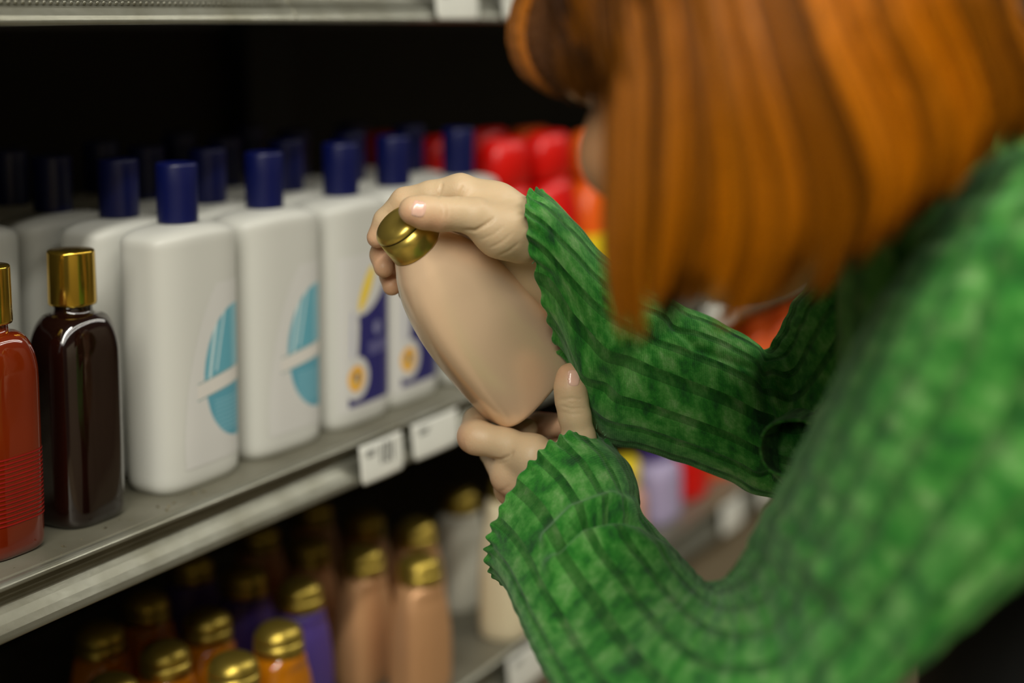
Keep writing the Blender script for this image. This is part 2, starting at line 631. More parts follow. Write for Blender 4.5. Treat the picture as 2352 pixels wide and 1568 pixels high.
def price_tag(x, zd, drop, w, label, text=None, h=None, tall=False):
    """white card bent into the price rail"""
    hh = h or drop
    root = empty('shelf_price_tag', (x, EDGE, zd))
    tag(root, label, 'price tag')
    nu, nv = 24, 14
    vs = []
    for j in range(nv):
        t = j / (nv - 1)
        z = -0.006 - (hh - 0.007) * t
        y = -0.0030 - 0.0022 * math.sin(t * math.pi * 0.5)
        for i in range(nu):
            s = i / (nu - 1) * 2 - 1
            ww = w / 2 * (1 - 0.10 * max(0, (t - 0.75) / 0.25) ** 2)
            vs.append((s * ww, y - 0.0008 * (1 - s * s), z))
    card = link('card', mesh_from(vs, grid_faces(nv, nu, False)), M['paper'], root)
    sd = card.modifiers.new('thick', 'SOLIDIFY')
    sd.thickness = 0.0006
    sd.offset = 0
    # printed figures as small strokes
    pr = []
    def stroke(x0, x1, z0, z1):
        t0 = (-z0 - 0.006) / (hh - 0.007)
        y = -0.0030 - 0.0022 * math.sin(max(t0, 0) * math.pi * 0.5) - 0.0016
        pr.append(box(x0, x1, y, y + 0.0003, min(z0, z1), max(z0, z1)))
    if text:
        cw = w * 0.10
        xx = -w * 0.10
        zt, zb = -0.009, -0.009 - hh * 0.42
        for ch in text:
            if ch == '1':
                stroke(xx + cw * 0.35, xx + cw * 0.6, zb, zt)
            elif ch == '0':
                stroke(xx, xx + cw * 0.22, zb, zt)
                stroke(xx + cw * 0.78, xx + cw, zb, zt)
                stroke(xx + cw * 0.22, xx + cw * 0.78, zt - 0.002, zt)
                stroke(xx + cw * 0.22, xx + cw * 0.78, zb, zb + 0.002)
            xx += cw * 1.35
    stroke(-w * 0.38, -w * 0.16, -0.0125, -0.0112)
    stroke(-w * 0.38, -w * 0.20, -0.0155, -0.0142)
    link('print', mesh_from(*join_parts(pr), smooth=False), M['ink'], root)
    return root


price_tag(1.0405, DECK, 0.036, 0.060, 'white price tag reading 101 on the rail below the navy-labelled bottles', '101', 0.038)
price_tag(1.122, DECK, 0.036, 0.072, 'white price tag beside the left hand on the rail of the bottle shelf', None, 0.037)
price_tag(1.160, TOPDECK, 0.037, 0.068, 'white price tag on the overhead rail, nearer the seam', None, 0.036)
price_tag(1.262, TOPDECK, 0.037, 0.050, 'white price tag on the overhead rail beside the orange fringe', None, 0.036)
price_tag(1.285, LOW, 0.043, 0.075, 'white price tag on the low rail under the cream bottle', None, 0.044)
price_tag(1.815, LOW, 0.043, 0.070, 'white price tag on the low rail, seen between the green sleeves, nearer one', None, 0.044)
price_tag(1.945, LOW, 0.043, 0.070, 'white price tag on the low rail, seen between the green sleeves, farther one', None, 0.044)
price_tag(1.560, LOW, 0.043, 0.050, 'small pale price tag on the low rail beside the sleeve fold', None, 0.036)
price_tag(1.60, DECK, 0.036, 0.060, 'white price tag above the far sleeve, under the hair tips', None, 0.037)
price_tag(1.76, DECK, 0.036, 0.080, 'long white price tag above the orange bottles, near the collar', None, 0.037)

# crumbs on the shelf by the brown bottle
fl_ = []
for i in range(34):
    if i < 8:
        x, y = [(0.803, 0.7160), (0.808, 0.7110), (0.838, 0.7150), (0.752, 0.7155), (0.712, 0.7125), (0.800, 0.7060), (0.815, 0.7125), (0.845, 0.7120)][i]
        s = 0.0022
    else:
        x, y, s = random.uniform(0.64, 1.0), random.uniform(0.701, 0.722), random.uniform(0.0004, 0.0010)
    a = random.random() * 3.14
    v, f = loft([(0, s, s * 0.4, 2), (s * 0.25, s * 0.8, s * 0.3, 2), (s * 0.4, s * 0.2, s * 0.1, 2)], 8)
    v = np.column_stack([v[:, 0] * math.cos(a) - v[:, 1] * math.sin(a) + x, v[:, 0] * math.sin(a) + v[:, 1] * math.cos(a) + y, v[:, 2] + DECK])
    fl_.append((v, f))
o = link('dirt_crumbs', mesh_from(*join_parts(fl_)), M['debris'])
tag(o, 'dark dirt crumbs lying on the shelf edge in front of the brown bottle', 'dirt', kind='stuff')


# ------------------------------------------------------------------ bottles
def rows_from(keys, n=28):
    """interpolate (z, a, b, e) keys smoothly"""
    k = np.array(keys, float)
    return [tuple(r) for r in spline(k, n)]


def round_rows(keys):
    return [tuple(k) for k in keys]


def paint_grid(nu, nv, fn, surf, name):
    """label patch that hugs a surface: surf(s,t)->xyz, fn(s,t)->rgb or None"""
    vs, cs, keep = [], [], []
    for j in range(nv):
        for i in range(nu):
            s, t = i / (nu - 1), j / (nv - 1)
            vs.append(surf(s, t))
            c = fn(s, t)
            keep.append(c is not None)
            cs.append(c if c is not None else (0.7, 0.7, 0.65))
    fs = [q for q in grid_faces(nv, nu, False) if all(keep[i] for i in q)]
    me = mesh_from(vs, fs, name=name)
    return me, np.array(cs)


def lc(r, g, b):
    return (lin(r), lin(g), lin(b))


WB_A, WB_B, WB_E, WB_H = 0.0442, 0.0253, 3.5, 0.184


def wb_scale(z):
    t = z / WB_H
    return 1.0 - 0.035 * (1 - t) ** 1.3


def white_front(x, z, off=0.00025):
    sc = wb_scale(z)
    a, b = WB_A * sc, WB_B * sc
    q = min(abs(x / a), 0.999)
    return (x, -b * (1 - q ** WB_E) ** (1 / WB_E) - off, z)


def teal_label(s, t):
    x, z = -3.6 + 7.6 * s, 1.6 + 12.6 * t            # cm on the bottle front
    white = lc(206, 205, 200)
    ex = (x - 3.3) / (3.75 if z < 7.3 else 3.95)
    ez = (z - 7.3) / (4.4 if z < 7.3 else 5.2)
    r = ex * ex + ez * ez
    band = 0.13 * (x - 0) + 7.0
    arc = ((x - 5.2) / 7.9) ** 2 + ((z - 3.0) / 13.5) ** 2
    if arc > 1.0: return None
    if abs(z - band) < 0.62 and x > -1.4:
        if abs(abs(z - band) - 0.58) < 0.05: return lc(120, 150, 150)
        return lc(214, 210, 202)
    if r < 1.0:
        if z > band:
            g = 0.16 * (z - 7.2) ** 1.1 if z > 7.2 else 0
            if abs(x - (-0.1 + g * 1.15)) < 0.17 or (abs(x - (0.55 + g * 1.3)) < 0.10 and z > 8): return lc(190, 214, 216)
            return lc(98, 164, 180) if x < 2.6 else lc(132, 182, 194)
        tx = (z * 3.1) % 1.0
        if 3.6 < z < 5.9 and x > 0.5 and tx < 0.38 and (math.sin(x * 23 + z * 40) > -0.3): return lc(150, 196, 206)
        return lc(92, 156, 174)
    return white


def navy_label(s, t):
    x, z = -3.7 + 7.6 * s, 1.3 + 12.6 * t
    white = lc(206, 205, 200)
    cx_, cz_ = -1.75, 4.0
    d = math.hypot(x - cx_, z - cz_)
    if d < 1.05:
        if math.hypot((x - cx_) / 0.28, (z - cz_ - 0.1) / 0.42) < 1: return lc(70, 66, 110)
        if d < 0.62: return lc(226, 190, 110)
        return lc(236, 172, 36)
    if d < 1.75: return white
    if abs(x - (-2.35 + 0.05 * (z - 7) ** 2 / 4)) < 0.14 and 5.2 < z < 9.5: return lc(176, 178, 196)
    yl = ((x + 0.35 - (z - 11) * 0.55) / 0.65) ** 2 + ((z - 11.1) / 1.75) ** 2
    if yl < 1: return lc(238, 204, 46)
    lft = -1.75 + 0.35 * math.sin((z - 5) * 0.5)
    if z < 5.5: lft = -2.75
    top = 9.0 + 0.16 * (x + 1.2) ** 2
    bot = 1.75
    if bot < z < top and x > lft:
        if 5.6 < z < 6.6 and 0 < x < 3 and math.sin(z * 30) > 0.2: return lc(120, 118, 158)
        if (x - 1.3) ** 2 + (z - 7.7) ** 2 < 0.35 and math.sin(x * 30) > -0.2: return lc(150, 150, 180)
        return lc(44, 42, 104) if x < 2.2 else lc(62, 58, 116)
    return white


def make_white_bottle(labelfn=None):
    root = empty('lotion_bottle')
    keys = []
    for z in (0.0, 0.0006, 0.002, 0.0045, 0.008):
        k = 1 - (1 - min(z / 0.008, 1)) ** 2.2 * 0.09
        keys.append((z, WB_A * wb_scale(z) * k, WB_B * wb_scale(z) * (1 - (1 - min(z / 0.008, 1)) ** 2.2 * 0.14), WB_E))
    for z in np.linspace(0.012, 0.170, 16):
        keys.append((z, WB_A * wb_scale(z), WB_B * wb_scale(z), WB_E))
    n = 18
    for i in range(1, n + 1):                           # crisp rim, then a gently domed shoulder up to the neck
        t = i / n
        a = WB_A * (1 - 0.70 * t ** 2.4)
        b = WB_B * (1 - 0.44 * t ** 2.4)
        z = 0.170 + 0.0022 * min(t * 5, 1) + 0.0118 * (1 - (1 - t) ** 1.6)
        keys.append((z, a, b, WB_E + (2.0 - WB_E) * t ** 2))
    keys.append((0.1860, 0.0125, 0.0125, 2.0))
    body = link('body', mesh_from(*loft(keys, 96)), M['white_plastic'], root)
    # blue cap: slightly flared cylinder with a chamfered dished top
    cap = [(0.0135, 0.1845), (0.0142, 0.1850), (0.0142, 0.1865), (0.0144, 0.210), (0.0146, 0.2243), (0.0143, 0.2255), (0.0136, 0.2263), (0.0118, 0.2265), (0.0110, 0.2258), (0.004, 0.2256)]
    link('cap', mesh_from(*lathe(cap, 64)), M['blue_cap'], root)
    if labelfn:
        if labelfn is teal_label:
            sf = lambda s, t: white_front((-3.6 + 7.6 * s) / 100, (1.6 + 12.6 * t) / 100)
        else:
            sf = lambda s, t: white_front((-3.7 + 7.6 * s) / 100, (1.3 + 12.6 * t) / 100)
        me, cs = paint_grid(150, 240, labelfn, sf, 'label')
        set_paint(me, cs)
        link('label', me, M['label'], root)
    return root


plain = make_white_bottle(None)
teal = make_white_bottle(teal_label)
navy = make_white_bottle(navy_label)


def place(o, x, y, z, rz=0.0, label=None, cat='bottle', group=None, first=[set()]):
    if o.name in first[0]:
        c = copy_tree(o)
    else:
        first[0].add(o.name)
        c = o
    c.location = (x, y, z)
    c.rotation_euler = (0, 0, rz)
    tag(c, label, cat, group)
    return c


FY = 0.7435
XS = [0.8625, 0.9620, 1.0585, 1.1400, 1.2440]
G1 = 'white bottles with blue caps'
place(teal, XS[0], FY, DECK, 0.02, 'white bottle with blue cap and full teal leaf label, beside the brown bottle', group=G1)
place(teal, XS[1], FY + 0.001, DECK, -0.05, 'white bottle with paler teal label between the full teal leaf and the orange ring', group=G1)
place(navy, XS[2], FY - 0.001, DECK, 0.02, 'white bottle with navy label and orange ring, fully in front of its neighbours', group=G1)
place(navy, XS[3], FY + 0.002, DECK, 0.02, 'white bottle with navy label partly hidden by the held copper bottle', group=G1)
place(plain, XS[4], FY, DECK, 0.0, 'white bottle whose blue cap stands before the red bottles', group=G1)
R2 = FY + 0.058
names2 = {0: 'white bottle standing directly behind the brown bottle, blue cap in half light',
          1: 'white bottle in the second row, cap just behind the full teal leaf bottle',
          2: 'white bottle in the second row, cap peeking behind the paler teal bottle',
          3: 'white bottle in the second row, hidden behind the navy-labelled bottle',
          4: 'white bottle in the second row, farthest along before the red bottles'}
X2 = [0.867, 0.968, 1.0655, 1.158, 1.252]
for i, x in enumerate(X2):
    place(plain, x, R2 + (0.002 * (i % 2)), DECK, 0.015 * (i - 2), names2[i], group=G1)
names3 = ['white bottle deep in shadow at the left end, third row', 'shadowed bottle in the third row, dark cap above the half-lit white bottle',
          'shadowed bottle in the third row, cap between the first and second front caps', 'shadowed bottle in the third row, cap right behind the paler teal bottle',
          'shadowed bottle in the third row behind the navy labels', 'shadowed bottle in the third row nearest the red bottles']
for i, x in enumerate((0.772, 0.868, 0.966, 1.066, 1.16, 1.255)):
    place(plain, x, R2 + 0.062 + 0.003 * (i % 2), DECK, 0.02 * math.sin(i * 3), names3[i], group=G1)
for i, x in enumerate((0.79, 0.885, 0.982, 1.08, 1.175)):
    place(plain, x, R2 + 0.124 + 0.002 * (i % 2), DECK, 0.02 * math.sin(i * 2), ['shadowed bottle in the backmost row, leftmost against the dark panel', 'shadowed bottle in the backmost row, left of the middle dark caps',
          'shadowed bottle in the backmost row, above the first front cap', 'shadowed bottle in the backmost row, above the second front cap', 'shadowed bottle in the backmost row, above the navy-labelled bottles'][i], group=G1)


def make_gold_cap_bottle(mname, name):
    """broad shouldered clear bottle with a plain gold cylinder cap"""
    root = empty(name)
    keys = [(0, 0.0235, 0.0195, 3.2), (0.0008, 0.0255, 0.0215, 3.2), (0.003, 0.0270, 0.0230, 3.2), (0.007, 0.0275, 0.0235, 3.2), (0.05, 0.0277, 0.0237, 3.2), (0.104, 0.0277, 0.0237, 3.2)]
    for i in range(1, 15):
        t = i / 14 * math.pi / 2
        e = 3.2 - 1.2 * (i / 14)
        keys.append((0.110 + 0.027 * math.sin(t), 0.0130 + 0.0147 * math.cos(t) ** 0.72, 0.0130 + 0.0107 * math.cos(t) ** 0.72, e))
    keys += [(0.140, 0.0125, 0.0125, 2), (0.146, 0.0125, 0.0125, 2)]
    link('body', mesh_from(*loft(keys, 96)), M[mname], root)
    cap = [(0.0140, 0.1425), (0.0152, 0.1428), (0.0156, 0.1445), (0.0152, 0.1762), (0.0150, 0.1774), (0.0143, 0.1780), (0.006, 0.1780)]
    link('cap', mesh_from(*lathe(cap, 64)), M['gold_metal'], root)
    return root


b = make_gold_cap_bottle('brown_glass', 'bath_oil_bottle')
place(b, 0.7615, 0.7465, DECK, 0.0, 'dark brown see-through bottle with shiny gold cap, beside the white bottles')
b = make_gold_cap_bottle('red_glass', 'bath_oil_bottle')
lab = []
for i in range(16):                                   # fine red print on the lower half, some curls above
    z = 0.022 + 0.0027 * i
    pts = [superell(200, 0.0278, 0.0238, 3.2)[k] for k in range(108, 192)]
    v = []
    for q in pts:
        v += [(q[0] * 1.004, q[1] * 1.004 - 0.0001, z), (q[0] * 1.004, q[1] * 1.004 - 0.0001, z + 0.0011)]
    lab.append((np.array(v), [(2 * k, 2 * k + 2, 2 * k + 3, 2 * k + 1) for k in range(len(pts) - 1)]))
link('print', mesh_from(*join_parts(lab)), M['red_ink'], b)
place(b, 0.687, 0.7445, DECK, 0.0, 'red see-through bottle with gold cap at the left edge')


# -------- squat bottles with domed gold caps (lower shelf) and the held one
def dome_cap(r, zc, hc, hd, n=56):
    """collar + seam + dome as three lathes (collar, seam, dome)"""
    collar = [(r * 0.96, zc), (r * 1.0, zc + 0.0006), (r * 1.0, zc + hc * 0.5), (r * 0.985, zc + hc)]
    seam = [(r * 0.94, zc + hc - 0.0002), (r * 0.94, zc + hc + 0.0012)]
    dome = [(r * 0.93, zc + hc + 0.0009), (r * 0.985, zc + hc + 0.0011)]
    for i in range(1, 15):
        t = i / 15 * math.pi / 2
        dome.append((r * 0.985 * math.cos(t) ** 0.8, zc + hc + 0.0011 + hd * math.sin(t)))
    return lathe(collar, n), lathe(seam, n), lathe(dome, n)


def make_dome_bottle(mname, name, L=0.0985, A=0.030, B=0.0215, r=0.0195):
    root = empty(name)
    prof = [(0, .97), (.1, .99), (.3, 1.0), (.5, .99), (.65, .95), (.78, .90), (.88, .83), (.95, .74), (1.0, .60)]
    keys = [(0.0, A * .90, B * .86, 3), (0.0008, A * .94, B * .92, 3), (0.003, A * .968, B * .965, 3)]
    for t, s in prof[1:]:
        e = 3.0 - 1.0 * t ** 3
        bb = B * s if t < .9 else B * s + (A * s - B * s) * (t - .9) / .1
        keys.append((t * L, A * s, bb, e))
    rows = keys[:3] + rows_from(keys[3:], 26)
    link('body', mesh_from(*loft(rows, 72)), M[mname], root)
    c, s, d = dome_cap(r, L, 0.010, 0.0135)
    cp = link('cap', mesh_from(*c), M['gold_shaded'], root)
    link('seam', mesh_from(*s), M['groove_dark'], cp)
    link('dome', mesh_from(*d), M['gold_shaded'], cp)
    return root


amber = make_dome_bottle('amber', 'shampoo_bottle')
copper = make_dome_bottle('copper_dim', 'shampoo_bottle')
purple = make_dome_bottle('purple', 'shampoo_bottle')
cream = make_dome_bottle('cream', 'shampoo_bottle', L=0.130, A=0.034, B=0.024)
G2 = 'squat bottles with domed gold caps on the low shelf'
for (o, x, y, lab_) in [
    (amber, 0.985, 0.757, 'amber bottle with domed gold cap, large one beside the purple bottle'),
    (amber, 0.917, 0.748, 'amber bottle with domed gold cap at the very bottom of the picture'),
    (amber, 0.978, 0.823, 'amber bottle with domed gold cap one place behind the large amber bottle'),
    (amber, 0.909, 0.808, 'amber bottle with domed gold cap, second row above the bottom one'),
    (amber, 0.842, 0.800, 'amber bottle at the lower left, only its shoulder glints'),
    (amber, 0.985, 0.895, 'gold-capped bottle in shadow, third behind the large amber one'),
    (amber, 0.915, 0.880, 'gold-capped bottle in shadow under the brown bottle'),
    (purple, 1.0715, 0.800, 'purple bottle with domed gold cap, front one of its column'),
    (purple, 1.075, 0.862, 'purple bottle with dim gold cap, behind the front purple one'),
    (purple, 1.078, 0.925, 'purple bottle in deep shadow, third of its column'),
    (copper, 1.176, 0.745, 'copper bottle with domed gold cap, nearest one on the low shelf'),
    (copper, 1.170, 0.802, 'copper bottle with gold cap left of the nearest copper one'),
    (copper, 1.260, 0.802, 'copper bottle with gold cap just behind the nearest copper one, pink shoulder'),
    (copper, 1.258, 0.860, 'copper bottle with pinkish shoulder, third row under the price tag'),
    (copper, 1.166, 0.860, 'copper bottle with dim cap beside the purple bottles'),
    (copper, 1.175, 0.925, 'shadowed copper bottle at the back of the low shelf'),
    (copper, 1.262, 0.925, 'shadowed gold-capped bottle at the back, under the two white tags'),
]:
    place(o, x * .972, y * .972, LOW, random.uniform(-0.08, 0.08), lab_, group=G2)
place(cream, 1.302, 0.723, LOW, 0.03, 'cream bottle partly hidden behind the cuff of the near sleeve', group=G2)
pale = make_dome_bottle('pale', 'shampoo_bottle', L=0.096, A=0.033, B=0.023)
place(pale, 1.338, 0.800, LOW, 0.0, 'pale white bottle with bright gold cap beside the cream bottle', group=G2)



# -------- red, orange and other bottles farther along
def make_flip_bottle(body, capm, name, H=0.175, A=0.040, B=0.024, capA=0.03, capH=0.04, band=None):
    root = empty(name)
    keys = [(0.0, A * .90, B * .88, 3), (0.001, A * .95, B * .94, 3), (0.004, A * .985, B * .98, 3)]
    for t in np.linspace(0.06, 1, 14):
        s = 1 - 0.45 * max(0, (t - 0.72) / 0.28) ** 2.2
        keys.append((t * H, A * s, B * (1 - 0.3 * max(0, (t - 0.72) / 0.28) ** 2.2), 3 - 0.6 * t))
    link('body', mesh_from(*loft(keys, 64)), M[body], root)
    ck = [(H - 0.001, capA * .92, B * .66, 2.4), (H + 0.001, capA, B * .74, 2.4), (H + capH * .6, capA * .97, B * .72, 2.4), (H + capH * .92, capA * .9, B * .66, 2.4), (H + capH, capA * .7, B * .5, 2.4)]
    link('cap', mesh_from(*loft(ck, 48)), M[capm], root)
    if band:
        vs = []
        for z in (H * .18, H * .62):
            for q in superell(160, A * 1.008, B * 1.012, 2.8)[84:156]:
                vs.append((q[0], q[1] - 0.0006, z))
        n = 72
        link('label', mesh_from(vs, [(i, i + 1, i + 1 + n, i + n) for i in range(n - 1)]), M[band], root)
    return root


redb = make_flip_bottle('red_plastic', 'red_plastic', 'shampoo_bottle', H=0.165, A=0.041, B=0.026, capA=0.034, capH=0.045, band='pink_plastic')
for x, y, l in [(1.345, 0.752, 'red bottle with pink label, next to the last white bottle'), (1.44, 0.755, 'red bottle with pink label, just left of the hair and face'),
                (1.35, 0.825, 'red bottle in the second row behind the first red one'), (1.445, 0.83, 'red bottle in the second row, only its red cap shows by the face'),
                (1.36, 0.905, 'dark red bottle at the back, between two blue caps')]:
    place(redb, x, y, DECK, 0.05, l, group='red bottles beyond the white ones')
orb = make_flip_bottle('orange_plastic', 'orange_plastic', 'shampoo_bottle', H=0.160, A=0.041, B=0.026, capA=0.034, capH=0.045, band='yellow_plastic')
for x, y, l in [(1.535, 0.752, 'orange bottle with yellow label, at the edge of the long front lock of hair'), (1.63, 0.752, 'orange bottle hidden behind the long front lock'),
                (1.54, 0.83, 'orange bottle in the second row behind the face')]:
    place(orb, x, y, DECK, 0.05, l, group='orange bottles beyond the red ones')
for x, y, l in [(2.02, 0.748, 'orange-red bottle on the low shelf, left one seen above the far sleeve'), (2.13, 0.748, 'orange-red bottle on the low shelf beside the collar'),
                (1.90, 0.752, 'orange-red bottle on the low shelf, below the long white tag')]:
    c = place(orb, x, y, LOW, 0.0, l, group='orange bottles on the low shelf')
whb = make_flip_bottle('white_plastic', 'white_plastic', 'conditioner_bottle', H=0.13, A=0.042, B=0.026, capA=0.03, capH=0.03)
place(whb, 1.495, 0.738, LOW, 0, 'pale white bottle on the low shelf, between the two green sleeves', group='bottles seen between the sleeves')
yb = make_flip_bottle('pink_plastic', 'yellow_plastic', 'conditioner_bottle', H=0.065, A=0.032, B=0.022, capA=0.024, capH=0.032)
place(yb, 1.585, 0.735, LOW, 0, 'small pink bottle with yellow cap between the sleeves', group='bottles seen between the sleeves')
lb = make_flip_bottle('lilac_plastic', 'purple', 'conditioner_bottle', H=0.075, A=0.036, B=0.024, capA=0.026, capH=0.03)
place(lb, 1.685, 0.738, LOW, 0, 'lilac bottle with purple cap between the sleeves', group='bottles seen between the sleeves')
rb_ = make_flip_bottle('red_plastic', 'red_plastic', 'conditioner_bottle', H=0.08, A=0.034, B=0.024, capA=0.026, capH=0.03)
place(rb_, 1.79, 0.745, LOW, 0, 'red bottle above the white tag between the sleeves', group='bottles seen between the sleeves')

# ------------------------------------------------------------------ the held bottle
TAU, PSI = math.radians(28), math.radians(20)
d2 = np.array([0.61, 0.79])
NECK = P(957, 565, 0.966)
W = camvec(d2[0] * math.cos(TAU), d2[1] * math.cos(TAU), math.sin(TAU))          # neck -> base
E1 = camvec(0.79, -0.61, 0)
E2 = camvec(d2[0] * math.sin(TAU), d2[1] * math.sin(TAU), -math.cos(TAU))         # towards the viewer
NF = E2 * math.cos(PSI) + E1 * math.sin(PSI)
AX = E1 * math.cos(PSI) - E2 * math.sin(PSI)
HL = 0.1285


def held(v):
    """local (width, thickness, up from base) -> world"""
    v = np.asarray(v)
    base = NECK + W * HL
    return base + v[:, :1] * AX + v[:, 1:2] * NF - v[:, 2:3] * W


hk = [(0, .0165, .0155, 2.0), (.05, .0205, .0175, 2.1), (.11, .0248, .0195, 2.3), (.22, .0300, .0220, 2.6), (.38, .0340, .0240, 2.9), (.55, .0358, .0250, 3.1), (.77, .0358, .0250, 3.3), (.93, .0350, .0246, 3.4), (.975, .0346, .0242, 3.4)]
hk = [(HL * (1 - t), a, b_, e) for (t, a, b_, e) in hk][::-1]
rows = [(0.0, .0322, .0218, 3.4), (0.0006, .0334, .0230, 3.4), (0.0015, .0341, .0237, 3.4)] + rows_from(hk, 48)
v, f = loft(rows, 128)
hb_root = empty('held_bottle', tuple(NECK + W * HL))
tag(hb_root, 'pearly copper bottle with domed gold cap, held tilted in both hands', 'bottle')


def held_part(name, vf, mt, parent):
    me = mesh_from(held(vf[0]) - (NECK + W * HL), vf[1])
    return link(name, me, mt, parent)


held_part('body', (v, f), M['copper'], hb_root)
c, s, d = dome_cap(0.0167, HL, 0.0160, 0.0078, 72)
cp = held_part('cap', c, M['gold_satin'], hb_root)
held_part('seam', s, M['groove_dark'], cp)
held_part('dome', d, M['gold_satin'], cp)
held_part('base_rim', loft([(-0.0008, .0300, .0198, 3.4), (0.0002, .0318, .0214, 3.4), (0.0010, .0325, .0222, 3.4)], 96), M['groove_dark'], hb_root)


# ------------------------------------------------------------------ the person
def floor_under(p):
    return (float(p[0]), float(p[1]), 0.0)


PERSON = empty('person', (0, 0, 0))
tag(PERSON, 'person with orange hair and green ribbed cardigan looking at a copper bottle in both hands', 'person')

# ---- right hand (upper)
DZ = -0.018


def Q(px, py, z, dz=DZ):
    return P(px, py, z + dz)


lo = np.min([Q(x, y, z) for x in (840, 1480) for y in (380, 760) for z in (0.93, 1.08)], 0)
hi = np.max([Q(x, y, z) for x in (840, 1480) for y in (380, 760) for z in (0.93, 1.08)], 0)
F1 = Field(lo, hi, 0.0011)
# forearm and wrist
F1.chain([(Q(1430, 780, 1.030), .018), (Q(1325, 675, 1.022), .0165), (Q(1275, 605, 1.018), .0140), (Q(1225, 545, 1.002), .0145)], .010)
F1.chain([(Q(1325, 675, 1.036), .0165), (Q(1275, 605, 1.032), .0145), (Q(1225, 550, 1.018), .0145), (Q(1150, 510, 1.012), .0145)], .010)
F1.chain([(Q(1290, 690, 1.036), .0150), (Q(1215, 622, 1.024), .0150), (Q(1160, 560, 1.016), .0150)], .010)
# palm: four metacarpals
F1.chain([(Q(1222, 515, .992), .0128), (Q(1140, 472, .990), .0122), (Q(1058, 439, .990), .0106)], .010)
F1.chain([(Q(1215, 522, 1.004), .0130), (Q(1040, 455, 1.006), .0115)], .012)
F1.chain([(Q(1215, 535, 1.014), .0130), (Q(1045, 485, 1.022), .0110)], .012)
F1.chain([(Q(1215, 548, 1.016), .0130), (Q(1065, 520, 1.034), .0100)], .012)
# fingers
F1.chain([(Q(1058, 439, .990), .0104), (Q(990, 450, .994), .0092), (Q(930, 463, .998), .0086), (Q(888, 507, 1.003), .0079), (Q(867, 545, 1.005), .0067)], .0025)
F1.chain([(Q(1040, 455, 1.006), .0108), (Q(950, 478, 1.018), .0088), (Q(893, 535, 1.022), .0080), (Q(877, 585, 1.018), .0074), (Q(882, 614, 1.012), .0064)], .0020)
F1.chain([(Q(1045, 485, 1.022), .0105), (Q(965, 525, 1.034), .0086), (Q(913, 590, 1.034), .0078), (Q(897, 632, 1.028), .0070), (Q(900, 657, 1.022), .0060)], .0020)
F1.chain([(Q(1065, 520, 1.034), .0095), (Q(1000, 575, 1.044), .0076), (Q(950, 640, 1.042), .0068), (Q(935, 672, 1.034), .0058)], .0020)
# thumb with its fleshy base
F1.chain([(Q(1195, 548, .984), .0150), (Q(1150, 530, .976), .0148), (Q(1090, 497, .969), .0112)], .008)
F1.chain([(Q(1090, 497, .969), .0108), (Q(1050, 491, .966), .0097), (Q(1010, 492, .963), .0099), (Q(975, 488, .960), .0097), (Q(949, 483, .958), .0086)], .003)
v1, f1 = F1.mesh()
v1 = smooth_mesh(v1, f1, 2, 0.5)
v1 = groove(v1, f1, [
    ([(1016, 418), (1012, 436), (1006, 456)], 3.0, .0009), ([(1066, 424), (1060, 442), (1054, 458)], 3.0, .0007),
    ([(1006, 462), (1016, 480), (1016, 500)], 2.6, .0005), ([(1024, 462), (1030, 482), (1028, 502)], 2.6, .0004),
    ([(1062, 528), (1092, 530), (1116, 516), (1136, 500)], 4.0, .0011),
    ([(1100, 552), (1130, 540), (1156, 520)], 3.0, .0004), ([(1124, 570), (1152, 556), (1180, 532)], 3.0, .0004),
    ([(1140, 590), (1170, 576), (1195, 556)], 3.5, .0004), ([(1180, 452), (1150, 462), (1110, 462)], 6, .0004),
    ([(886, 486), (896, 494), (904, 500)], 3, .0003)])

# ---- left hand (lower)
DL = 0.040


def QL(px, py, z):
    return P(px, py, z + DL)


cs_ = [QL(x, y, z) for x in (1010, 1500) for y in (810, 1330) for z in (0.88, 1.07)]
F2 = Field(np.min(cs_, 0), np.max(cs_, 0), 0.0011)
F2.chain([(QL(1370, 1290, .925), .020), (QL(1320, 1210, .950), .019), (QL(1275, 1140, .966), .0175)], .010)
F2.chain([(QL(1330, 1215, .965), .019), (QL(1275, 1150, .985), .0170)], .010)
F2.chain([(QL(1275, 1125, .958), .0150), (QL(1222, 1048, .960), .0138)], .010)
F2.chain([(QL(1265, 1140, .968), .0150), (QL(1172, 1090, .970), .0128)], .010)
F2.chain([(QL(1260, 1155, .980), .0150), (QL(1178, 1120, .988), .0122)], .010)
F2.chain([(QL(1260, 1165, .992), .0150), (QL(1192, 1145, 1.004), .0115)], .010)
# index under the base
F2.chain([(QL(1222, 1048, .960), .0134), (QL(1160, 1020, .966), .0100), (QL(1095, 1004, .972), .0104), (QL(1088, 1002, .976), .0104)], .004)
F2.chain([(QL(1088, 1002, .976), .0102), (QL(1095, 966, .996), .0088), (QL(1120, 940, 1.012), .0074)], .002)
# middle, ring and little finger curl behind and below the base
F2.chain([(QL(1172, 1090, .970), .0124), (QL(1135, 1035, .998), .0096), (QL(1165, 1000, 1.004), .0086), (QL(1208, 985, .992), .0075)], .002)
F2.chain([(QL(1178, 1120, .988), .0118), (QL(1175, 1050, 1.020), .0092), (QL(1235, 975, 1.016), .0080), (QL(1300, 975, 1.004), .0072)], .002)
F2.chain([(QL(1192, 1145, 1.004), .0108), (QL(1220, 1060, 1.034), .0084), (QL(1290, 1010, 1.024), .0070)], .002)
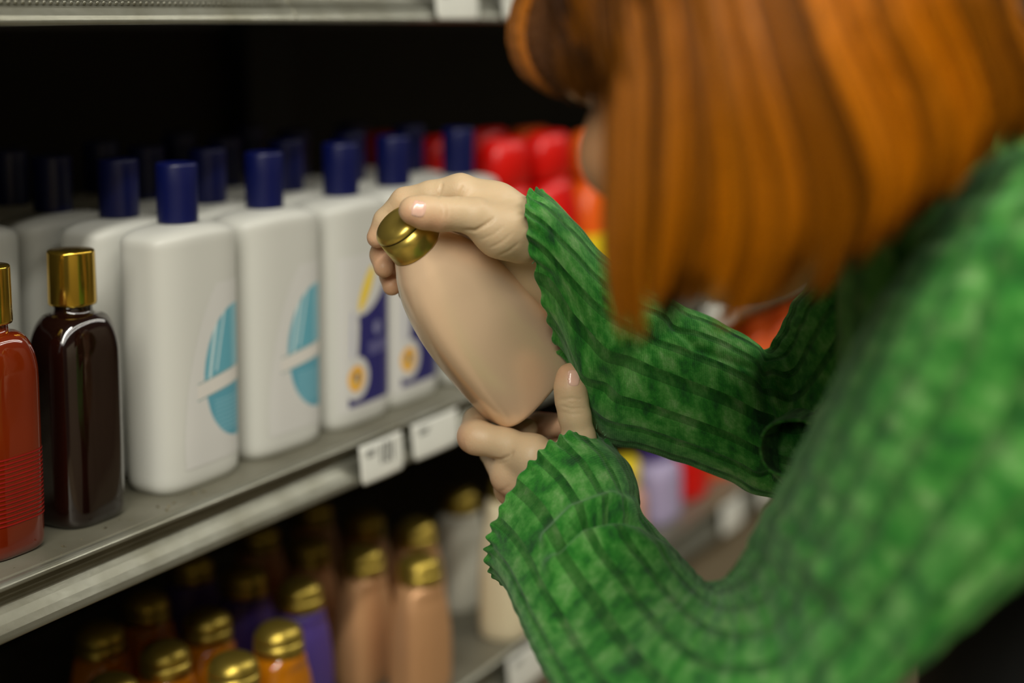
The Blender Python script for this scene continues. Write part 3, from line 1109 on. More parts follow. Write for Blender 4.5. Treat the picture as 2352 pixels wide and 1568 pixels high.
# thumb
F2.chain([(QL(1285, 1120, .955), .0160), (QL(1322, 1050, .950), .0128), (QL(1330, 1005, .948), .0102)], .008)
F2.chain([(QL(1330, 1005, .948), .0098), (QL(1320, 955, .946), .0097), (QL(1313, 918, .945), .0098), (QL(1310, 890, .944), .0096), (QL(1310, 866, .944), .0088)], .003)
v2, f2 = F2.mesh()
v2 = smooth_mesh(v2, f2, 2, 0.5)
v2 = groove(v2, f2, [
    ([(1284, 920), (1310, 915), (1340, 918)], 2.6, .0006), ([(1288, 932), (1312, 938), (1344, 936)], 2.6, .0006), ([(1296, 925), (1318, 927), (1342, 927)], 2.4, .0004),
    ([(1286, 945), (1312, 950), (1340, 950)], 2.6, .0003),
    ([(1118, 1054), (1150, 1056), (1172, 1046), (1180, 1034)], 3.6, .0012), ([(1132, 1068), (1158, 1062), (1178, 1052)], 3.2, .0005),
    ([(1144, 1130), (1160, 1124), (1172, 1112)], 4, .0004), ([(1072, 1042), (1062, 1020), (1066, 1004)], 4, .0003)])


def nail(v, f, ctr, tip, hl, hw, name='fingernail'):
    """curved nail plate laid on the finger: centre and tip direction in pixels"""
    bv = BVHTree.FromPolygons([tuple(p) for p in v], [tuple(int(i) for i in q) for q in f])
    a = np.array(tip, float)
    a /= np.linalg.norm(a)
    bdir = np.array([-a[1], a[0]])
    nu, nv = 17, 21
    vs = []
    for j in range(nv):
        t = j / (nv - 1) * 2 - 1
        for i in range(nu):
            s = i / (nu - 1) * 2 - 1
            w = hw * (1 - 0.25 * max(0, -t) ** 3 - 0.10 * max(0, t) ** 4)
            tt = t - (0.16 * s * s if t > 0.2 else 0) + (0.30 * s * s if t < -0.2 else 0) * 0.6
            q = np.array(ctr) + a * hl * tt + bdir * w * s
            d = FW + RT * (q[0] - CX) / FPX + UP * (CY - q[1]) / FPX
            d = d / np.linalg.norm(d)
            h_ = bv.ray_cast(Vector(CAM), Vector(d))
            if h_[0] is None:
                vs.append(vs[-1] if vs else tuple(CAM))
                continue
            edge = max(abs(s) ** 6, abs(t) ** 6)
            vs.append(tuple(np.array(h_[0]) + np.array(h_[1]) * (0.00050 - 0.00065 * edge)))
    return mesh_from(vs, grid_faces(nv, nu, False))


nail_r = nail(v1, f1, (962, 480), (-1.0, -0.22), 17, 20)
nail_l = nail(v2, f2, (1318, 868), (0.05, -1.0), 20, 15)

# ---- head (looking down and away to the left) and neck
HC = P(1745, 95, 0.722)
g = camvec(-0.40, 0.42, 0.80)
g /= np.linalg.norm(g)
side = np.cross(g, ZZ)
side /= np.linalg.norm(side)                 # her right
hu = np.cross(side, g)
AXH = np.stack([g, side, hu])


def HP(a, b_, c_):
    return HC + g * a + side * b_ + hu * c_


F3 = Field(HC - 0.21, HC + 0.21, 0.0026)
F3.ell(HP(-.012, 0, .03), AXH, (.094, .074, .085), .01)
F3.ell(HP(.030, 0, -.03), AXH, (.056, .058, .072), .03)
F3.ell(HP(.056, 0, -.074), AXH, (.026, .030, .026), .03)
F3.ell(HP(.070, 0, .035), AXH, (.022, .055, .035), .02)
for sgn in (-1, 1):
    F3.ell(HP(.062, sgn * .040, -.022), AXH, (.026, .026, .024), .015)          # cheek
    F3.ell(HP(.078, sgn * .030, .022), AXH, (.012, .024, .006), .01)            # brow
    F3.cut(HP(.098, sgn * .032, .004), AXH, (.016, .017, .010), .01)            # eye socket
    F3.ell(HP(.076, sgn * .031, .004), AXH, (.0125, .0135, .0115), .002)        # eyeball with lid
    F3.ell(HP(-.005, sgn * .076, -.005), AXH, (.020, .008, .031), .004)         # ear
    F3.cut(HP(.002, sgn * .085, -.003), AXH, (.010, .004, .017), .003)
F3.cone(HP(.088, 0, .008), HP(.108, 0, -.028), .007, .0105, .008)               # nose
for sgn in (-1, 1):
    F3.ell(HP(.096, sgn * .010, -.031), AXH, (.009, .008, .007), .004)
F3.ell(HP(.086, 0, -.056), AXH, (.008, .020, .0065), .003)                       # lips
F3.ell(HP(.084, 0, -.066), AXH, (.008, .019, .006), .002)
F3.cone(HP(-.015, 0, -.04), P(1985, 385, .775), .044, .040, .02)
F3.cone(P(1985, 385, .775), P(2150, 520, .815), .040, .044, .01)
v3, f3 = F3.mesh()

# ---- trunk and legs (hidden by clothes, kept simple but whole)
FH = -RT * 0.95 + HD * 0.31                                  # the way she faces, level
FH[2] = 0
FH /= np.linalg.norm(FH)
SH = np.cross(FH, ZZ)
SH /= np.linalg.norm(SH)                                      # her right hand side
NB = P(2150, 520, .815)
CH = CAM + RT * 0.275 + HD * 0.80
CH[2] = 1.28
SHL = P(2430, 540, .665)
SHR = P(2030, 640, .93)
EL_L = P(1730, 1480, .775)
EL_R = P(1810, 960, .975)
PEL = np.array([CH[0] - FH[0] * 0.08, CH[1] - FH[1] * 0.08, 0.86])
F4 = Field(np.array([CH[0] - .45, CH[1] - .45, -0.01]), np.array([CH[0] + .45, CH[1] + .45, 1.50]), 0.011)
F4.cone(NB, CH + ZZ * 0.05, .046, .052, .02)
ARM_L = [(1275, 1170, .99), (1320, 1265, .955), (1372, 1360, .915), (1424, 1425, .882), (1480, 1495, .845), (1575, 1556, .808), (1730, 1548, .770), (1875, 1425, .740), (2015, 1285, .713), (2150, 1130, .690), (2260, 945, .672), (2340, 745, .664), (2400, 560, .668)]
ARM_R = [(1400, 790, 1.003), (1475, 843, 1.005), (1565, 880, 1.007), (1650, 915, 1.005), (1740, 958, .998), (1805, 965, .983), (1880, 900, .958), (1965, 785, .928), (2065, 665, .900), (2165, 575, .878)]
F4.ell(CH - ZZ * .03, np.stack([FH, SH, ZZ]), (.072, .105, .12), .03)
F4.ell((CH + PEL) / 2 - ZZ * .02, np.stack([FH, SH, ZZ]), (.070, .095, .17), .03)
F4.ell(PEL, np.stack([FH, SH, ZZ]), (.095, .135, .12), .06)
F4.chain([(P(q[0], q[1], q[2] + (.018 if 2 < k < 9 else .006)), .015) for k, q in enumerate(ARM_L)], .010)
F4.chain([(P(q[0], q[1], q[2] + .006), .014) for q in ARM_R], .010)
F4.cone(P(*ARM_L[-1]), CH + ZZ * .03, .020, .045, .02)
F4.cone(P(*ARM_R[-1]), CH + ZZ * .03, .020, .045, .02)
for sgn in (-1, 1):
    hip = PEL + SH * .075 * sgn - ZZ * .04
    knee = hip + FH * .05 - ZZ * .38
    ank = np.array([PEL[0], PEL[1], .08]) + SH * .09 * sgn
    F4.chain([(hip, .078), (knee, .052), (knee - ZZ * .12, .050), (ank, .036)], .03)
    F4.chain([(ank - ZZ * .03, .036), (ank + FH * .13 - ZZ * .045, .030)], .02)
v4, f4 = F4.mesh()
BV, BF = join_parts([(v1, f1), (v2, f2), (v3, f3), (v4, f4)])
# warm the fingertips and knuckles
colr = np.tile(np.array(lc(213, 186, 148)), (len(BV), 1))
red = np.array(lc(218, 156, 122))
for c_, rr in [(Q(862, 552, 1.005), .011), (Q(880, 614, 1.012), .012), (Q(899, 657, 1.022), .011), (Q(945, 500, .952), .010), (Q(1000, 522, .955), .009), (Q(930, 463, .998), .007),
               (QL(1308, 855, .94), .010), (QL(1062, 1012, .972), .012), (QL(1270, 975, 1.01), .022), (QL(1160, 1130, .97), .015)]:
    w = np.exp(-(np.linalg.norm(BV - c_, axis=1) / rr) ** 2)[:, None] * 0.6
    colr = colr * (1 - w) + red * w
colr[len(v1) + len(v2):len(v1) + len(v2) + len(v3)] = np.array(lc(204, 152, 108))
bme = mesh_from(BV, BF)
set_paint(bme, colr)
body = link('body', bme, M['skin'], PERSON)
link('fingernail', nail_r, M['nail'], body)
link('fingernail', nail_l, M['nail'], body)


# ---- cardigan: two sleeves and a trunk, as one mesh with UV in metres
class Cloth:
    def __init__(self):
        self.v, self.f, self.uv = [], [], []
        self.n = 0

    def tube(self, secs, nu, nv, disp=None, vlen=None):
        """secs: rows of (A xyz, B xyz, V xyz) -> ring c + (A-B)/2 cos + V sin"""
        S = np.array([np.concatenate([(a + b_) / 2, (a - b_) / 2, vv]) for a, b_, vv in secs])
        S = spline(S, nv)
        th = np.linspace(0, 2 * np.pi, nu, endpoint=False)
        cc, ss = np.cos(th), np.sin(th)
        cc, ss = np.sign(cc) * np.abs(cc) ** 0.86, np.sign(ss) * np.abs(ss) ** 0.80
        X = S[:, None, 0:3] + S[:, None, 3:6] * cc[None, :, None] + S[:, None, 6:9] * ss[None, :, None]
        seg = np.linalg.norm(np.diff(S[:, :3], axis=0), axis=1)
        vl = np.concatenate([[0], np.cumsum(seg)])
        rad = 0.5 * (np.linalg.norm(S[:, 3:6], axis=1) + np.linalg.norm(S[:, 6:9], axis=1))
        circ = 2 * np.pi * 0.045
        # normals
        du = np.roll(X, -1, 1) - np.roll(X, 1, 1)
        dv = np.gradient(X, axis=0)
        nrm = np.cross(du, dv)
        nrm /= np.linalg.norm(nrm, axis=-1)[..., None] + 1e-12
        out = X - S[:, None, 0:3]
        nrm *= np.sign(np.sum(nrm * out, -1))[..., None] + 1e-9
        tl = dv / (np.linalg.norm(dv, axis=-1)[..., None] + 1e-12)
        if disp is not None:
            X = disp(X, nrm, tl, th, vl)
        uu = np.tile(th / (2 * np.pi) * circ, (nv, 1))
        vv_ = np.tile(vl[:, None], (1, nu))
        self.v.append(X.reshape(-1, 3))
        base = self.n
        for j in range(nv - 1):
            for i in range(nu):
                i2 = (i + 1) % nu
                q = (base + j * nu + i, base + j * nu + i2, base + (j + 1) * nu + i2, base + (j + 1) * nu + i)
                self.f.append(q)
                u0 = uu[j, i]
                u1 = u0 + circ / nu
                self.uv += [(u0, vv_[j, 0]), (u1, vv_[j, 0]), (u1, vv_[j + 1, 0]), (u0, vv_[j + 1, 0])]
        self.n += nv * nu
        return X

    def build(self, name, mt, parent):
        me = mesh_from(np.vstack(self.v), self.f)
        uvl = me.uv_layers.new(name='UVMap')
        uvl.data.foreach_set('uv', np.array(self.uv, dtype=np.float32).ravel())
        return link(name, me, mt, parent)


def pv(dx, dy, dz, z):
    """offset vector from a pixel shift at distance z and a change of distance"""
    return camvec(dx * z / FPX, dy * z / FPX, dz)


def nz1(x, seed):
    r = np.random.default_rng(seed)
    o = np.zeros_like(x)
    for k in range(6):
        o = o + r.uniform(0.3, 1) * np.sin(x * r.uniform(0.6, 3.2) * (k + 1) * 0.7 + r.uniform(0, 6.28))
    return o / 3


def ruffle(X, nrm, tl, th, vl, freq, amp, seed, length=0.010):
    w = np.exp(-(vl / length) ** 2)[:, None]
    w2 = np.exp(-(vl / (length * 0.35)) ** 2)[:, None]
    ph = th * freq + 1.6 * nz1(th * 2.2, seed)
    a = (0.65 + 0.35 * np.sin(th * 5 + seed))
    X = X + nrm * (amp * w * (a * np.sin(ph))[None, :])[..., None]
    X = X + tl * (-amp * 0.55 * w2 * (a * np.cos(ph * 0.5 + 1) + 0.5 * np.sin(ph))[None, :])[..., None]
    X = X + nrm * (0.0011 * np.exp(-((vl - 0.0005) / 0.0016) ** 2)[:, None] * np.ones_like(th)[None, :])[..., None]
    return X


def ribs(X, nrm, th, vl, amp=0.0006):
    circ = 2 * np.pi * 0.045
    fr = (th / (2 * np.pi) * circ / 0.0165) % 1.0
    ch = np.exp(-((fr - 0.15) / 0.10) ** 2)
    return X - nrm * (amp * ch)[None, :, None]


cardigan = Cloth()


def sec(A, B, V, zm):
    return (P(*A), P(*B), pv(V[0], V[1], V[2], zm))


SL = [
    sec((1378, 1003, 1.00), (1168, 1345, .985), (-98, -72, -.040), 1.0),
    sec((1425, 1050, .985), (1185, 1362, .965), (-84, -60, -.042), .98),
    sec((1452, 1105, .970), (1195, 1392, .945), (-66, -48, -.045), .96),
    sec((1458, 1160, .950), (1208, 1432, .925), (-48, -34, -.046), .94),
    sec((1530, 1240, .925), (1226, 1480, .900), (-40, -24, -.048), .91),
    sec((1580, 1300, .895), (1262, 1545, .868), (-34, -14, -.050), .88),
    sec((1625, 1345, .860), (1330, 1640, .830), (-28, -10, -.051), .85),
    sec((1665, 1352, .825), (1480, 1760, .785), (-10, 6, -.054), .80),
    sec((1718, 1325, .795), (1740, 1770, .740), (20, 20, -.055), .77),
    sec((1768, 1225, .770), (1950, 1590, .705), (30, 20, -.056), .74),
    sec((1830, 1090, .745), (2150, 1440, .675), (20, 10, -.058), .71),
    sec((1905, 930, .725), (2330, 1300, .650), (10, 0, -.058), .69),
    sec((1985, 770, .710), (2530, 1120, .630), (0, -10, -.058), .67),
    sec((2065, 620, .705), (2620, 860, .620), (-10, -20, -.056), .66),
    sec((2140, 500, .710), (2660, 600, .620), (-20, -30, -.052), .66),
    sec((2260, 380, .720), (2660, 380, .640), (-20, -50, -.042), .67),
]


def disp_left(X, nrm, tl, th, vl):
    X = ribs(X, nrm, th, vl)
    px, py, z = proj(X.reshape(-1, 3))
    px, py = px.reshape(X.shape[:2]), py.reshape(X.shape[:2])
    front = np.clip(np.sum(nrm * -FW, -1) + 0.15, 0, 1)
    d = np.zeros_like(px)
    # folds: ridge / crease lines given along the sleeve surface
    def fold(pts, w, a):
        best = np.full(px.shape, 1e9)
        for (p0, p1) in zip(pts[:-1], pts[1:]):
            p0, p1 = np.array(p0, float), np.array(p1, float)
            e = p1 - p0
            t = np.clip(((px - p0[0]) * e[0] + (py - p0[1]) * e[1]) / (e @ e), 0, 1)
            best = np.minimum(best, np.hypot(px - p0[0] - t * e[0], py - p0[1] - t * e[1]))
        return a * np.exp(-(best / w) ** 2)
    d += fold([(1285, 1262), (1330, 1212), (1400, 1190), (1470, 1195), (1540, 1240)], 10, -.0135)
    d += fold([(1262, 1240), (1320, 1180), (1400, 1150), (1462, 1160)], 17, .0085)
    d += fold([(1270, 1300), (1350, 1232), (1430, 1220), (1520, 1260)], 20, .0065)
    d += fold([(1290, 1440), (1330, 1330), (1400, 1290)], 30, -.0022)
    d += fold([(1420, 1500), (1480, 1380), (1590, 1330)], 34, -.0028)
    d += fold([(1790, 1200), (1830, 1280), (1900, 1330)], 40, .0050)
    d += fold([(1740, 1260), (1790, 1330), (1880, 1390)], 36, -.0050)
    d += fold([(1600, 1560), (1720, 1430), (1900, 1420)], 44, -.0030)
    d += fold([(2120, 470), (2200, 450), (2350, 420)], 26, -.0060)
    d += fold([(2100, 560), (2200, 520), (2352, 500)], 26, -.0045)
    d += fold([(2080, 640), (2220, 610), (2352, 640)], 36, -.0035)
    d += fold([(1980, 1480), (2100, 1200), (2352, 900)], 46, -.0030)
    d += fold([(2100, 1480), (2230, 1250), (2352, 1100)], 40, .0030)
    X = X + nrm * (d * front)[..., None]
    w = 0.0007 * nz1(vl * 40, 5)[:, None] * (1 + 0.5 * np.sin(th * 2 + 1))[None, :] * np.clip(vl / 0.03, 0, 1)[:, None]
    X = X + nrm * w[..., None]
    return ruffle(X, nrm, tl, th, vl, 36, .0017, 3, .007)


cardigan.tube(SL, 420, 330, disp_left)

SR = [
    sec((1230, 440, .990), (1332, 846, 1.064), (-52, -10, -.066), 1.0),
    sec((1270, 462, .992), (1346, 884, 1.064), (-44, -6, -.066), 1.0),
    sec((1320, 508, .994), (1352, 964, 1.058), (-28, 0, -.064), 1.0),
    sec((1395, 590, .997), (1388, 1010, 1.040), (-14, 4, -.054), 1.0),
    sec((1480, 655, 1.00), (1470, 1030, 1.010), (-4, 4, -.044), 1.0),
    sec((1565, 700, 1.005), (1562, 1058, 1.010), (0, 2, -.045), 1.0),
    sec((1650, 735, 1.005), (1655, 1095, 1.005), (0, 0, -.046), 1.0),
    sec((1735, 785, 1.000), (1745, 1135, .995), (4, 0, -.048), 1.0),
    sec((1772, 800, .990), (1840, 1140, .975), (10, 0, -.046), .98),
    sec((1800, 755, .965), (1960, 1040, .950), (10, 0, -.046), .95),
    sec((1850, 668, .935), (2080, 900, .920), (6, 0, -.046), .92),
    sec((1950, 570, .910), (2180, 760, .890), (0, -6, -.046), .9),
    sec((2080, 500, .885), (2250, 640, .870), (0, -10, -.04), .87),
]


def disp_right(X, nrm, tl, th, vl):
    X = ribs(X, nrm, th, vl)
    px, py, z = proj(X.reshape(-1, 3))
    px, py = px.reshape(X.shape[:2]), py.reshape(X.shape[:2])
    front = np.clip(np.sum(nrm * -FW, -1) + 0.15, 0, 1)
    d = np.zeros_like(px)
    def fold(pts, w, a):
        best = np.full(px.shape, 1e9)
        for (p0, p1) in zip(pts[:-1], pts[1:]):
            p0, p1 = np.array(p0, float), np.array(p1, float)
            e = p1 - p0
            t = np.clip(((px - p0[0]) * e[0] + (py - p0[1]) * e[1]) / (e @ e), 0, 1)
            best = np.minimum(best, np.hypot(px - p0[0] - t * e[0], py - p0[1] - t * e[1]))
        return a * np.exp(-(best / w) ** 2)
    d += fold([(1380, 900), (1460, 820), (1560, 745)], 26, -.0035)
    d += fold([(1340, 860), (1430, 770), (1530, 715)], 30, .0030)
    d += fold([(1548, 740), (1600, 800), (1680, 830), (1745, 850)], 10, -.0020)
    d += fold([(1765, 800), (1752, 880), (1768, 990), (1760, 1100)], 13, -.0080)
    d += fold([(1800, 760), (1830, 830), (1790, 950)], 20, -.0050)
    d += fold([(1260, 640), (1330, 720), (1390, 900)], 22, -.0030)
    X = X + nrm * (d * front)[..., None]
    w = 0.0007 * nz1(vl * 40, 9)[:, None] * (1 + 0.5 * np.sin(th * 2 + 2))[None, :] * np.clip(vl / 0.03, 0, 1)[:, None]
    X = X + nrm * w[..., None]
    return ruffle(X, nrm, tl, th, vl, 30, .0026, 8, .008)


cardigan.tube(SR, 380, 300, disp_right)

# curled open front edge of the cardigan, seen past the far elbow
OE = [
    (P(1812, 968, .905), P(1822, 1088, .905), pv(-68, 6, .0, .9)),
    (P(1815, 962, .912), P(1828, 1092, .912), pv(-70, 6, .0, .9)),
    (P(1850, 940, .940), P(1868, 1130, .940), pv(-84, 8, .0, .93)),
    (P(1910, 900, .975), P(1930, 1190, .975), pv(-100, 10, .0, .97)),
]
cardigan.tube(OE, 90, 40)
# trunk
TR = []
for (zh, hw, hd, w_) in [(1.215, .150, .100, .0), (1.225, .152, .104, .0), (1.27, .155, .106, .0), (1.31, .155, .102, .08), (1.345, .142, .092, .25), (1.372, .105, .078, .6), (1.384, .074, .064, .9), (1.390, .060, .056, 1.0), (1.394, .056, .054, 1.0)]:
    c_ = np.array([CH[0] * (1 - w_) + NB[0] * w_, CH[1] * (1 - w_) + NB[1] * w_, zh])
    TR.append((c_ + SH * hw, c_ - SH * hw, FH * hd))
cardigan.tube(TR, 200, 120, lambda X, n_, t_, th, vl: ribs(X, n_, th, vl))
card = cardigan.build('cardigan', M['knit'], PERSON)
sd = card.modifiers.new('thickness', 'SOLIDIFY')
sd.thickness = 0.0013
sd.offset = -1.0


# loose threads at the near cuff
def thin_tube(pts, r, n=5, m_=24):
    p = spline(pts, m_)
    t = np.gradient(p, axis=0)
    t /= np.linalg.norm(t, axis=1)[:, None] + 1e-12
    a = np.cross(t, np.array([0.31, 0.52, 0.79]))
    a /= np.linalg.norm(a, axis=1)[:, None] + 1e-12
    b_ = np.cross(t, a)
    th = np.linspace(0, 2 * np.pi, n, endpoint=False)
    v = p[:, None] + r * (a[:, None] * np.cos(th)[None, :, None] + b_[:, None] * np.sin(th)[None, :, None])
    return v.reshape(-1, 3), grid_faces(m_, n)


for pts in ([(1370, 985), (1371, 974), (1380, 968), (1392, 960)], [(1384, 992), (1390, 986), (1384, 980), (1389, 975)], [(1388, 1000), (1396, 997), (1405, 1000)], [(1236, 606), (1246, 611), (1252, 620)], [(1238, 596), (1228, 600), (1222, 606)]):
    z = 1.0 if pts[0][0] > 1300 else .958
    link('loose_thread', mesh_from(*thin_tube([P(x, y, z) for x, y in pts], .00028)), M['thread'], card)

# ---- black trousers, shoes
F5 = Field(np.array([CH[0] - .35, CH[1] - .35, 0.02]), np.array([CH[0] + .35, CH[1] + .35, 1.34]), 0.011)
F5.ell((CH + PEL) / 2 + ZZ * .02, np.stack([FH, SH, ZZ]), (.102, .150, .185), .06)
F5.ell(PEL, np.stack([FH, SH, ZZ]), (.108, .150, .13), .06)
for sgn in (-1, 1):
    hip = PEL + SH * .075 * sgn - ZZ * .04
    knee = hip + FH * .05 - ZZ * .38
    ank = np.array([PEL[0], PEL[1], .10]) + SH * .09 * sgn
    F5.chain([(hip, .090), (knee, .066), (knee - ZZ * .12, .062), (ank, .052)], .03)
link('trousers', mesh_from(*F5.mesh()), M['black_cloth'], PERSON)
for sgn in (-1, 1):
    ank = np.array([PEL[0], PEL[1], .05]) + SH * .09 * sgn
    F6 = Field(ank - np.array([.25, .25, .06]), ank + np.array([.25, .25, .12]), 0.008)
    F6.chain([(ank - FH * .03, .044), (ank + FH * .08 - ZZ * .01, .040), (ank + FH * .15 - ZZ * .012, .036)], .02)
    F6.cone(ank, ank + ZZ * .05, .044, .046, .02)
    link('shoe', mesh_from(*F6.mesh()), M['shoe'], PERSON)


# ---- hair: layered strands in clumps
def strands(guides, n_clump, per, layers, tip_conv, spread, seed, length_jit, bright=1.0, wave=0.002, rad=.00055, inner_shade=False):
    """guides: array (G, K, 3) of (px, py, z) rows running root -> tip"""
    r = np.random.default_rng(seed)
    Gd = np.array(guides, float)
    Gn, K, _ = Gd.shape
    NP = 22
    # along
    dense = np.stack([spline(gd, 60) for gd in Gd])              # G,60,3
    def at(u):
        x = np.clip(u, 0, 1) * (Gn - 1)
        i = np.minimum(x.astype(int), Gn - 2)
        t = (x - i)[:, None, None]
        p0, p1, p2, p3 = dense[np.maximum(i - 1, 0)], dense[i], dense[i + 1], dense[np.minimum(i + 2, Gn - 1)]
        return 0.5 * ((2 * p1) + (-p0 + p2) * t + (2 * p0 - 5 * p1 + 4 * p2 - p3) * t ** 2 + (-p0 + 3 * p1 - 3 * p2 + p3) * t ** 3)
    V, Fc, C_ = [], [], []
    cu = np.sort(r.uniform(0, 1, n_clump))
    for ci in range(n_clump):
        lay = r.uniform(0, 1)
        u0 = cu[ci]
        uu = u0 + r.normal(0, spread, per)
        base = at(uu)
        ctr = at(np.array([u0]))[0]
        ts = np.linspace(0, 1, 60)
        lenf = np.clip(1 - r.uniform(0, length_jit) - lay * 0.04 + (.060 if Gd.shape[1] > 6 else .03) * float(nz1(np.array([u0 * 20.0]), seed + 5)[0]) - .02, 0.5, 1.04)
        ll = np.clip(lenf - np.abs(r.normal(0, .03, per)), 0.4, 1.02)
        conv = (tip_conv * ts ** 1.6)[None, :, None]
        path = base * (1 - conv) + ctr[None] * conv
        path = path.copy()
        # clump relief in depth
        dz = layers * lay + r.normal(0, .0025)
        ridge = ((uu - u0) / (2.2 * spread)) ** 2 * 0.003
        path[:, :, 2] += dz + ridge[:, None] + r.normal(0, .0012, per)[:, None]
        ph = r.uniform(0, 6.28)
        path[:, :, 0] += (np.sin(ts * 5 + ph) * wave * 3700 / .65 * ts)[None, :]
        path[:, :, 0] += r.normal(0, 3.0, per)[:, None] * ts[None, :]
        tone = np.clip(.95 + .75 * float(nz1(np.array([u0 * 34.0]), seed)[0]) + r.normal(0, .24), .16, 1.7) * (bright if not inner_shade else (1.0 if u0 < .22 else .30))  # inner fringe clumps darkened in colour to stand for shade
        cA, cB = np.array(lc(182, 106, 0)), np.array(lc(84, 47, 0))
        mixc = np.clip(r.normal(.72, .2, per), 0, 1)
        colr_ = (cA[None] * mixc[:, None] + cB[None] * (1 - mixc[:, None])) * tone
        for s_ in range(per):
            idx = np.linspace(0, min(ll[s_], 1.0) * 59, NP)
            i0 = np.minimum(idx.astype(int), 58)
            fr = (idx - i0)[:, None]
            q = path[s_][i0] * (1 - fr) + path[s_][i0 + 1] * fr
            V.append(q)
            C_.append(colr_[s_])
    Q_ = np.array(V)
    W_ = CAM + Q_[..., 2:3] * (FW + RT * (Q_[..., 0:1] - CX) / FPX + UP * (CY - Q_[..., 1:2]) / FPX)
    S_, N_, _ = W_.shape
    t = np.gradient(W_, axis=1)
    t /= np.linalg.norm(t, axis=-1)[..., None] + 1e-12
    a = np.cross(t, -FW + 0.2 * RT)
    a /= np.linalg.norm(a, axis=-1)[..., None] + 1e-12
    b_ = np.cross(t, a)
    taper = (rad * (1 - 0.75 * np.linspace(0, 1, N_) ** 3))[None, :, None]
    ring = [W_ + taper * (a * math.cos(k) + b_ * math.sin(k)) for k in (0.5, 2.6, 4.7)]
    R_ = np.stack(ring, 2)                                      # S,N,3,3
    verts = R_.reshape(-1, 3)
    base = (np.arange(S_)[:, None, None] * N_ * 3 + np.arange(N_ - 1)[None, :, None] * 3 + np.arange(3)[None, None, :])
    nxt = (np.arange(S_)[:, None, None] * N_ * 3 + np.arange(N_ - 1)[None, :, None] * 3 + ((np.arange(3) + 1) % 3)[None, None, :])
    faces = np.stack([base, nxt, nxt + 3, base + 3], -1).reshape(-1, 4)
    cols = np.repeat(np.array(C_), N_ * 3, axis=0)
    return verts, faces, cols


main_guides = [
    [(1402, -260, .700), (1399, 100, .678), (1397, 400, .668), (1400, 600, .662), (1432, 800, .658)],
    [(1480, -280, .675), (1495, 100, .640), (1496, 400, .632), (1488, 600, .632), (1480, 790, .636)],
    [(1560, -300, .655), (1610, 100, .615), (1640, 400, .612), (1622, 580, .616), (1556, 762, .626)],
    [(1640, -300, .645), (1720, 100, .604), (1798, 380, .602), (1806, 560, .606), (1732, 742, .620)],
    [(1730, -300, .642), (1830, 50, .600), (1930, 330, .597), (1962, 500, .601), (1886, 676, .616)],
    [(1850, -300, .648), (1970, 0, .606), (2080, 230, .602), (2112, 400, .607), (2042, 572, .622)],
    [(1990, -300, .660), (2120, -50, .622), (2235, 120, .617), (2275, 260, .622), (2230, 410, .634)],
    [(2090, -300, .675), (2230, -80, .645), (2345, 60, .635), (2395, 180, .637), (2390, 320, .648)],
]
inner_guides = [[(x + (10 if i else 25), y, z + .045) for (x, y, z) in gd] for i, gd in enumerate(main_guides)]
fringe_guides = [
    [(1340, -250, .800), (1215, -70, .800), (1168, 60, .792), (1196, 168, .786), (1290, 225, .780)],
    [(1365, -250, .790), (1260, -60, .785), (1228, 70, .778), (1252, 170, .772), (1318, 240, .768)],
    [(1390, -250, .740), (1330, -60, .722), (1312, 80, .716), (1322, 170, .716), (1345, 245, .718)],
    [(1450, -250, .690), (1446, -50, .684), (1440, 100, .682), (1436, 190, .682), (1430, 270, .684)],
]
side_guides = [
    [(1372, -250, .668), (1374, 20, .664), (1384, 130, .664), (1402, 225, .668)],
    [(1405, -250, .664), (1408, 20, .660), (1414, 150, .660), (1424, 300, .664)],
    [(1450, -250, .660), (1450, 20, .656), (1450, 170, .656), (1452, 360, .660)],
]
def to_rows(W_):
    a_, b_, c_ = proj(np.array(W_))
    return list(zip(a_, b_, c_))


KR = HP(-.030, 0, .126)                                   # crown of the head


def off_scalp(p):
    for c_, r_ in ((HP(-.018, 0, .036), (.094, .079, .086)), (HP(-.048, 0, -.02), (.060, .075, .070)), (HP(-.035, 0, .010), (.084, .082, .088))):
        q = (AXH @ (p - c_)) / (np.array(r_) + .009)
        n_ = np.linalg.norm(q)
        if n_ < 1: p = c_ + (p - c_) / n_
    return p


def from_crown(gd):
    S_ = P(*gd[0])
    ctr_ = HP(-.02, 0, .03)
    pre = []
    for t in (0.04, .30, .58, .82):
        d = (KR - ctr_) * (1 - t) + (S_ - ctr_) * t
        r_ = np.linalg.norm(KR - ctr_) * (1 - t) + np.linalg.norm(S_ - ctr_) * t + .006
        pre.append(off_scalp(ctr_ + d / np.linalg.norm(d) * r_))
    return to_rows(pre) + to_rows([off_scalp(P(*q)) for q in gd[:2]]) + list(gd[2:])


def crown_guides():
    out = []
    for k in range(13):
        az = 2 * math.pi * k / 12
        rowp = []
        for po in (6, 30, 55, 80, 104, 124):
            q = math.radians(po)
            rowp.append(off_scalp(HP(-.022 + .103 * math.cos(az) * math.sin(q), .089 * math.sin(az) * math.sin(q), .036 + .094 * math.cos(q))))
        out.append(to_rows(rowp))
    return out


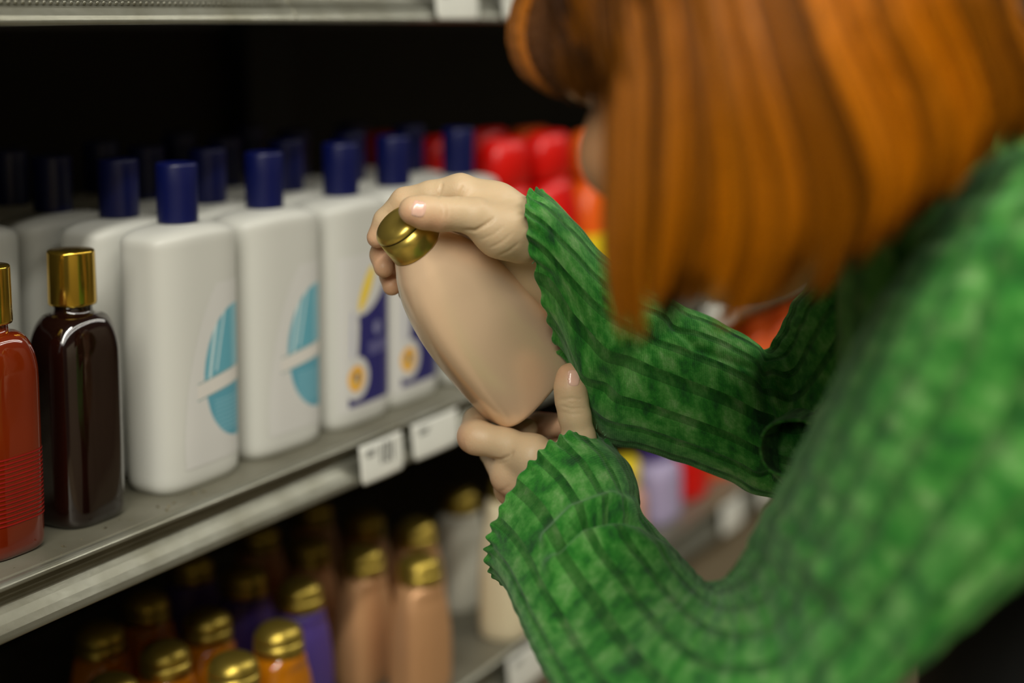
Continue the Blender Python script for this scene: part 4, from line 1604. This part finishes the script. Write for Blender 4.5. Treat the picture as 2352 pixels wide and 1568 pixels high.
main_guides = [from_crown(gd) for gd in main_guides]
fringe_guides = [from_crown(gd) for gd in fringe_guides]
side_guides = [from_crown(gd) for gd in side_guides]
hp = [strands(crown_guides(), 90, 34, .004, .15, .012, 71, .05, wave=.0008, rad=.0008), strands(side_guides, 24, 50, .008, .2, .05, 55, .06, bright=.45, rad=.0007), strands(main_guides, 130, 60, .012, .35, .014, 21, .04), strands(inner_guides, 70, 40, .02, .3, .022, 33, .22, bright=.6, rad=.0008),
      strands(fringe_guides, 70, 50, .008, .25, .03, 44, .05, rad=.0006, inner_shade=True)]
hv, hf, hc, off = [], [], [], 0
for (v, f, c_) in hp:
    hv.append(v)
    hf.append(f + off)
    hc.append(c_)
    off += len(v)
hv, hf, hc = np.vstack(hv), np.vstack(hf), np.vstack(hc)
hme = bpy.data.meshes.new('hair')
hme.vertices.add(len(hv))
hme.vertices.foreach_set('co', hv.astype(np.float32).ravel())
hme.loops.add(len(hf) * 4)
hme.loops.foreach_set('vertex_index', hf.astype(np.int32).ravel())
hme.polygons.add(len(hf))
hme.polygons.foreach_set('loop_start', np.arange(0, len(hf) * 4, 4, dtype=np.int32))
hme.polygons.foreach_set('use_smooth', np.ones(len(hf), dtype=bool))
hme.update(calc_edges=True)
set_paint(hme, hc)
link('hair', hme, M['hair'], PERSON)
# scalp cap so that no skin shows through the strands
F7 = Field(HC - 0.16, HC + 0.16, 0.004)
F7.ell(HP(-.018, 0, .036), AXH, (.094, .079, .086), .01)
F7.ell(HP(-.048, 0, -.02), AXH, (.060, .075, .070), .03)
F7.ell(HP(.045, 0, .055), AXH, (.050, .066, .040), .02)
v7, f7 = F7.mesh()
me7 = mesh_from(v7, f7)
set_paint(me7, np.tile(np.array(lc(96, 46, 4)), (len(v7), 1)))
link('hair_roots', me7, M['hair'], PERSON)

# put the person's own origin on the floor between the feet
org = Vector((float(PEL[0]), float(PEL[1]), 0.0))
PERSON.location = org
for ch in PERSON.children:
    ch.matrix_parent_inverse = Matrix.Translation(-org)


# ------------------------------------------------------------------ light
def area(name, loc, size, sy, energy, color, target=None, rot=None):
    L = bpy.data.lights.new(name, 'AREA')
    L.shape = 'RECTANGLE'
    L.size, L.size_y = size, sy
    L.energy = energy
    L.color = color
    o = bpy.data.objects.new(name, L)
    COL.objects.link(o)
    o.location = loc
    if target is not None:
        d = Vector(target) - Vector(loc)
        o.rotation_euler = d.to_track_quat('-Z', 'Y').to_euler()
    elif rot: o.rotation_euler = rot
    return o


WARM = (1.0, 0.965, 0.87)
# two continuous rows of ceiling tubes along the aisle
area('ceiling_tube_and_fill', (0.2, -0.50, 2.85), 10.0, 0.10, 80, WARM)
area('ceiling_tube_and_fill', (0.2, -0.95, 2.85), 10.0, 0.10, 80, WARM)
area('ceiling_tube_and_fill', (-2.0, -0.20, 2.85), 4.4, 0.10, 150, WARM)  # fill row added on the left to brighten the held bottle and hands

wd = bpy.data.worlds.new('store')
scene.world = wd
wd.use_nodes = True
bg = wd.node_tree.nodes['Background']
bg.inputs['Color'].default_value = (1.0, 0.95, 0.82, 1)
bg.inputs['Strength'].default_value = 0.055
